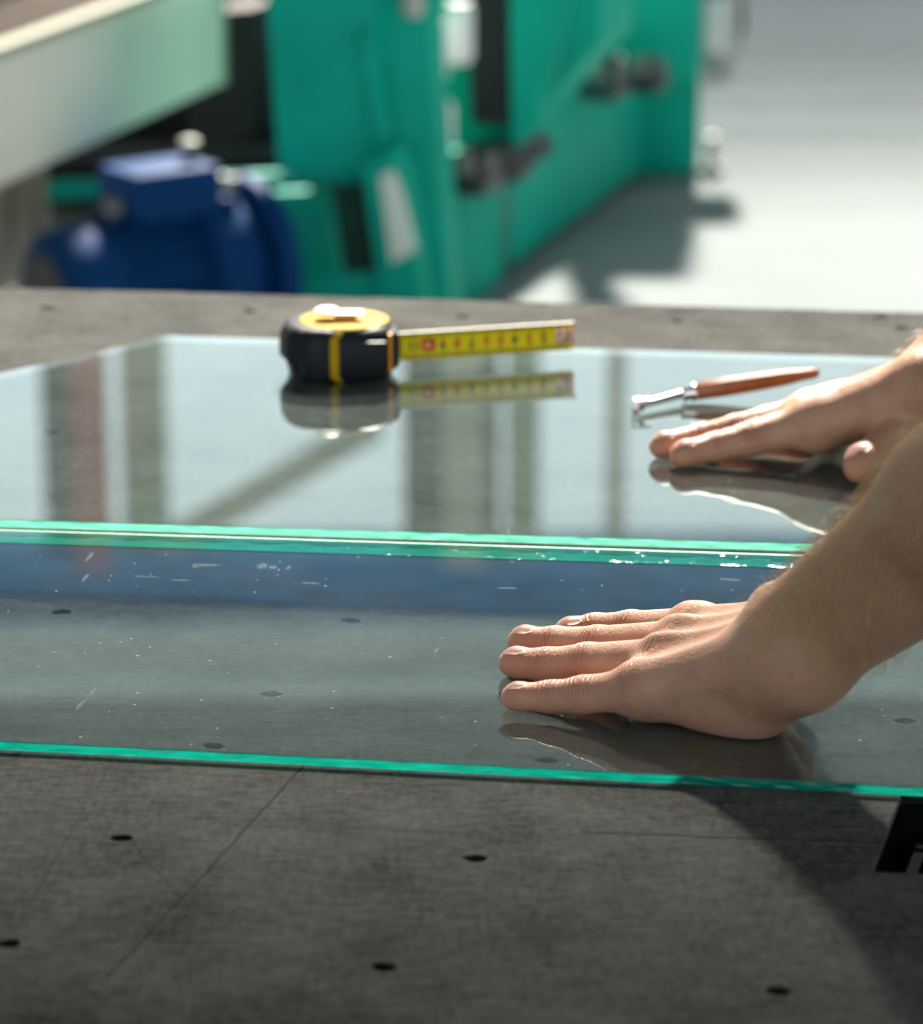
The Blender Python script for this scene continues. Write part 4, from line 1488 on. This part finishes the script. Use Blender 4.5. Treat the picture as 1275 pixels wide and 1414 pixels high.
sensor(835, 118, 6.85, 1.0)
sensor(892, 112, 7.05, 0.8)
plate('shelf_plate', [(612, 218), (700, 205), (720, 240), (615, 270)], 6.1, 0.25, M['steel_dark'])
# control box hanging at the far end, with its cable loop
def cbox(bm):
    box(bm, Q(993, 30, 7.55), (0.085, 0.10, 0.20), None, 0.012)
one('control_box', cbox, M['grey'], mach)
one('control_panel', lambda bm: box(bm, Q(988, 35, 7.49), (0.05, 0.012, 0.12), None, 0.004), M['white'], mach)
one('cable', lambda bm: tube(bm, [Q(975, -60, 7.55), Q(1022, -50, 7.55), Q(1024, 40, 7.55), Q(1018, 72, 7.55), Q(996, 84, 7.55), Q(985, 78, 7.55), Q(982, 100, 7.55)], 0.009, 10), M['steel_dark'], mach)
one('valve', lambda bm: (box(bm, Q(998, 106, 7.5), (0.045, 0.05, 0.03), None, 0.006), box(bm, Q(980, 104, 7.5), (0.022, 0.05, 0.05), None, 0.005)), M['grey'], mach)

# motor with cooling fins, terminal box and flange
mo = empty('electric_motor', P(230, 470, 0), 'dark blue electric motor with terminal box, low behind the table at left', 'motor')
mc = Q(112, 398, 5.45)
md = Vector((0.80, 0.60, 0.0)).normalized()
one('fan_cover', lambda bm: lathe(bm, mc - md * 0.07, md, [(0, .05), (.004, .085), (.02, .102), (.09, .106), (.10, .100)], 40), M['motor'], mo)
one('fan_grille', lambda bm: lathe(bm, mc - md * 0.074, md, [(0, .062), (.006, .066)], 32), M['motor_fan'], mo)
one('housing', lambda bm: lathe(bm, mc + md * 0.03, md, [(0, .098), (.20, .098)], 40), M['motor'], mo)
for k in range(18):
    a = k * math.pi / 9
    s_, t_, _d = frame(md)
    def fin(bm):
        n = s_ * math.cos(a) + t_ * math.sin(a)
        box(bm, mc + md * 0.135 + n * 0.105, (0.17, 0.022, 0.006), (md, n, md.cross(n)), 0.001)
    one('cooling_fin', fin, M['motor'], mo)
one('end_bell', lambda bm: lathe(bm, mc + md * 0.20, md, [(0, .112), (.01, .128), (.08, .132), (.10, .120), (.12, .07)], 40), M['motor'], mo)
one('flange', lambda bm: lathe(bm, mc + md * 0.31, md, [(0, .150), (.006, .156), (.03, .156), (.036, .150)], 44), M['motor'], mo)
def tb(bm):
    box(bm, mc + md * 0.16 + ZZ * 0.150, (0.17, 0.13, 0.085), (md, md.cross(ZZ), ZZ), 0.012)
    box(bm, mc + md * 0.16 + ZZ * 0.105, (0.12, 0.09, 0.04), (md, md.cross(ZZ), ZZ), 0.006)
tbo = one('terminal_box', tb, M['motor'], mo)
one('cable_gland', lambda bm: lathe(bm, mc + md * 0.25 - md.cross(ZZ) * -0.03 + ZZ * 0.15, md, [(0, .018), (.02, .018), (.022, .012), (.045, .012)], 14), M['dull_steel'], tbo)
one('lifting_eye', lambda bm: lathe(bm, mc + md * 0.07 + ZZ * 0.09, ZZ, [(0, .012), (.03, .012), (.035, .02), (.05, .02), (.055, .008)], 14), M['dull_steel'], mo)
one('lifting_eye', lambda bm: lathe(bm, mc + md * 0.22 + ZZ * 0.19, ZZ, [(0, .010), (.02, .010), (.024, .017), (.036, .017), (.04, .008)], 14), M['dull_steel'], mo)
def mfoot(bm):
    base = Vector((mc.x, mc.y, 0)) + md * 0.16
    h = mc.z - 0.11
    box(bm, base + ZZ * (h / 2), (0.24, 0.20, h), (md, md.cross(ZZ), ZZ), 0.008)
    box(bm, base + ZZ * (h + 0.02), (0.18, 0.12, 0.06), (md, md.cross(ZZ), ZZ), 0.004)
one('pedestal', mfoot, M['steel_dark'], mo)
one('shaft_coupling', lambda bm: lathe(bm, mc + md * 0.345, md, [(0, .05), (.02, .05), (.022, .03), (.08, .03)], 24), M['steel_dark'], mo)

# conveyor frame coming in from the left
cv = empty('roller_conveyor', P(60, 430, 0), 'pale cream conveyor frame with brown rollers crossing the upper left corner', 'conveyor')
c0_ = Q(0, 262, 5.28); c1_ = Q(311, 115, 6.30)
cd = (c1_ - c0_); cd.z = 0
CL = cd.length; cd.normalize()
cs = Vector((-cd.y, cd.x, 0))
zb = (c0_.z + c1_.z) / 2
start = Vector((c0_.x, c0_.y, 0)) - cd * 1.2
LL = CL + 1.2
CH = 0.212
def side(o, w, z0, z1, bevel=0.012, ext=0.0):
    return lambda bm: box(bm, start + cd * (LL + ext) / 2 + cs * (o + w / 2) + ZZ * (z0 + z1) / 2, (LL + ext, w, z1 - z0), (cd, cs, ZZ), bevel)
one('side_beam', side(0, 0.07, zb, zb + CH), M['cream'], cv)
one('edge_trim', side(-0.006, 0.03, zb + CH - 0.004, zb + CH + 0.014, 0.004), M['cream_line'], cv)
one('end_cap', lambda bm: box(bm, start + cd * (LL + 0.006) + cs * 0.035 + ZZ * (zb + CH / 2), (0.012, 0.074, CH + 0.004), (cd, cs, ZZ), 0.004), M['cream_line'], cv)
one('far_side_beam', side(0.62, 0.06, zb + 0.02, zb + CH), M['cream'], cv)
one('guide_rail', side(0.30, 0.04, zb + CH + 0.03, zb + CH + 0.075, 0.01), M['cream'], cv)
k = 0
for i in range(22):
    t = 0.12 + i * (LL - 0.2) / 21
    p0 = start + cd * t + cs * 0.075 + ZZ * (zb + CH - 0.045)
    one('roller', lambda bm: lathe(bm, p0, cs, [(0, .012), (.01, .012), (.012, .034), (.535, .034), (.537, .012), (.545, .012)], 18), M['brown'], cv)
for t in (0.15, LL - 1.42):
    for o in (0.035, 0.65):
        hp = start + cd * t + cs * o
        one('leg', lambda bm: box(bm, hp + ZZ * (zb / 2 + .01), (.06, .06, zb + .02), (cd, cs, ZZ), 0.006), M['cream'], cv)
for t in (0.15, LL - 1.42):
    one('cross_member', lambda bm: box(bm, start + cd * t + cs * 0.34 + ZZ * (zb + .03), (.05, .60, .05), (cd, cs, ZZ), 0.004), M['steel_dark'], cv)

# hoses hanging under the conveyor at the far left
hz = empty('hose_bundle', P(20, 450, 0), 'beige hoses hanging under the cream conveyor at the left', 'hose')
for (px, r, sw) in ((4, .020, -4), (24, .016, 5), (42, .018, -3), (56, .012, 4)):
    one('hose', lambda bm: tube(bm, [Q(px - 6, 180, 5.95), Q(px, 240, 5.95), Q(px + sw, 300, 5.9), Q(px + sw * 2, 370, 5.9), Q(px + sw, 440, 5.95), Q(px, 560, 5.98), P(px, 590, 0.015)], r, 10), M['hose'], hz)
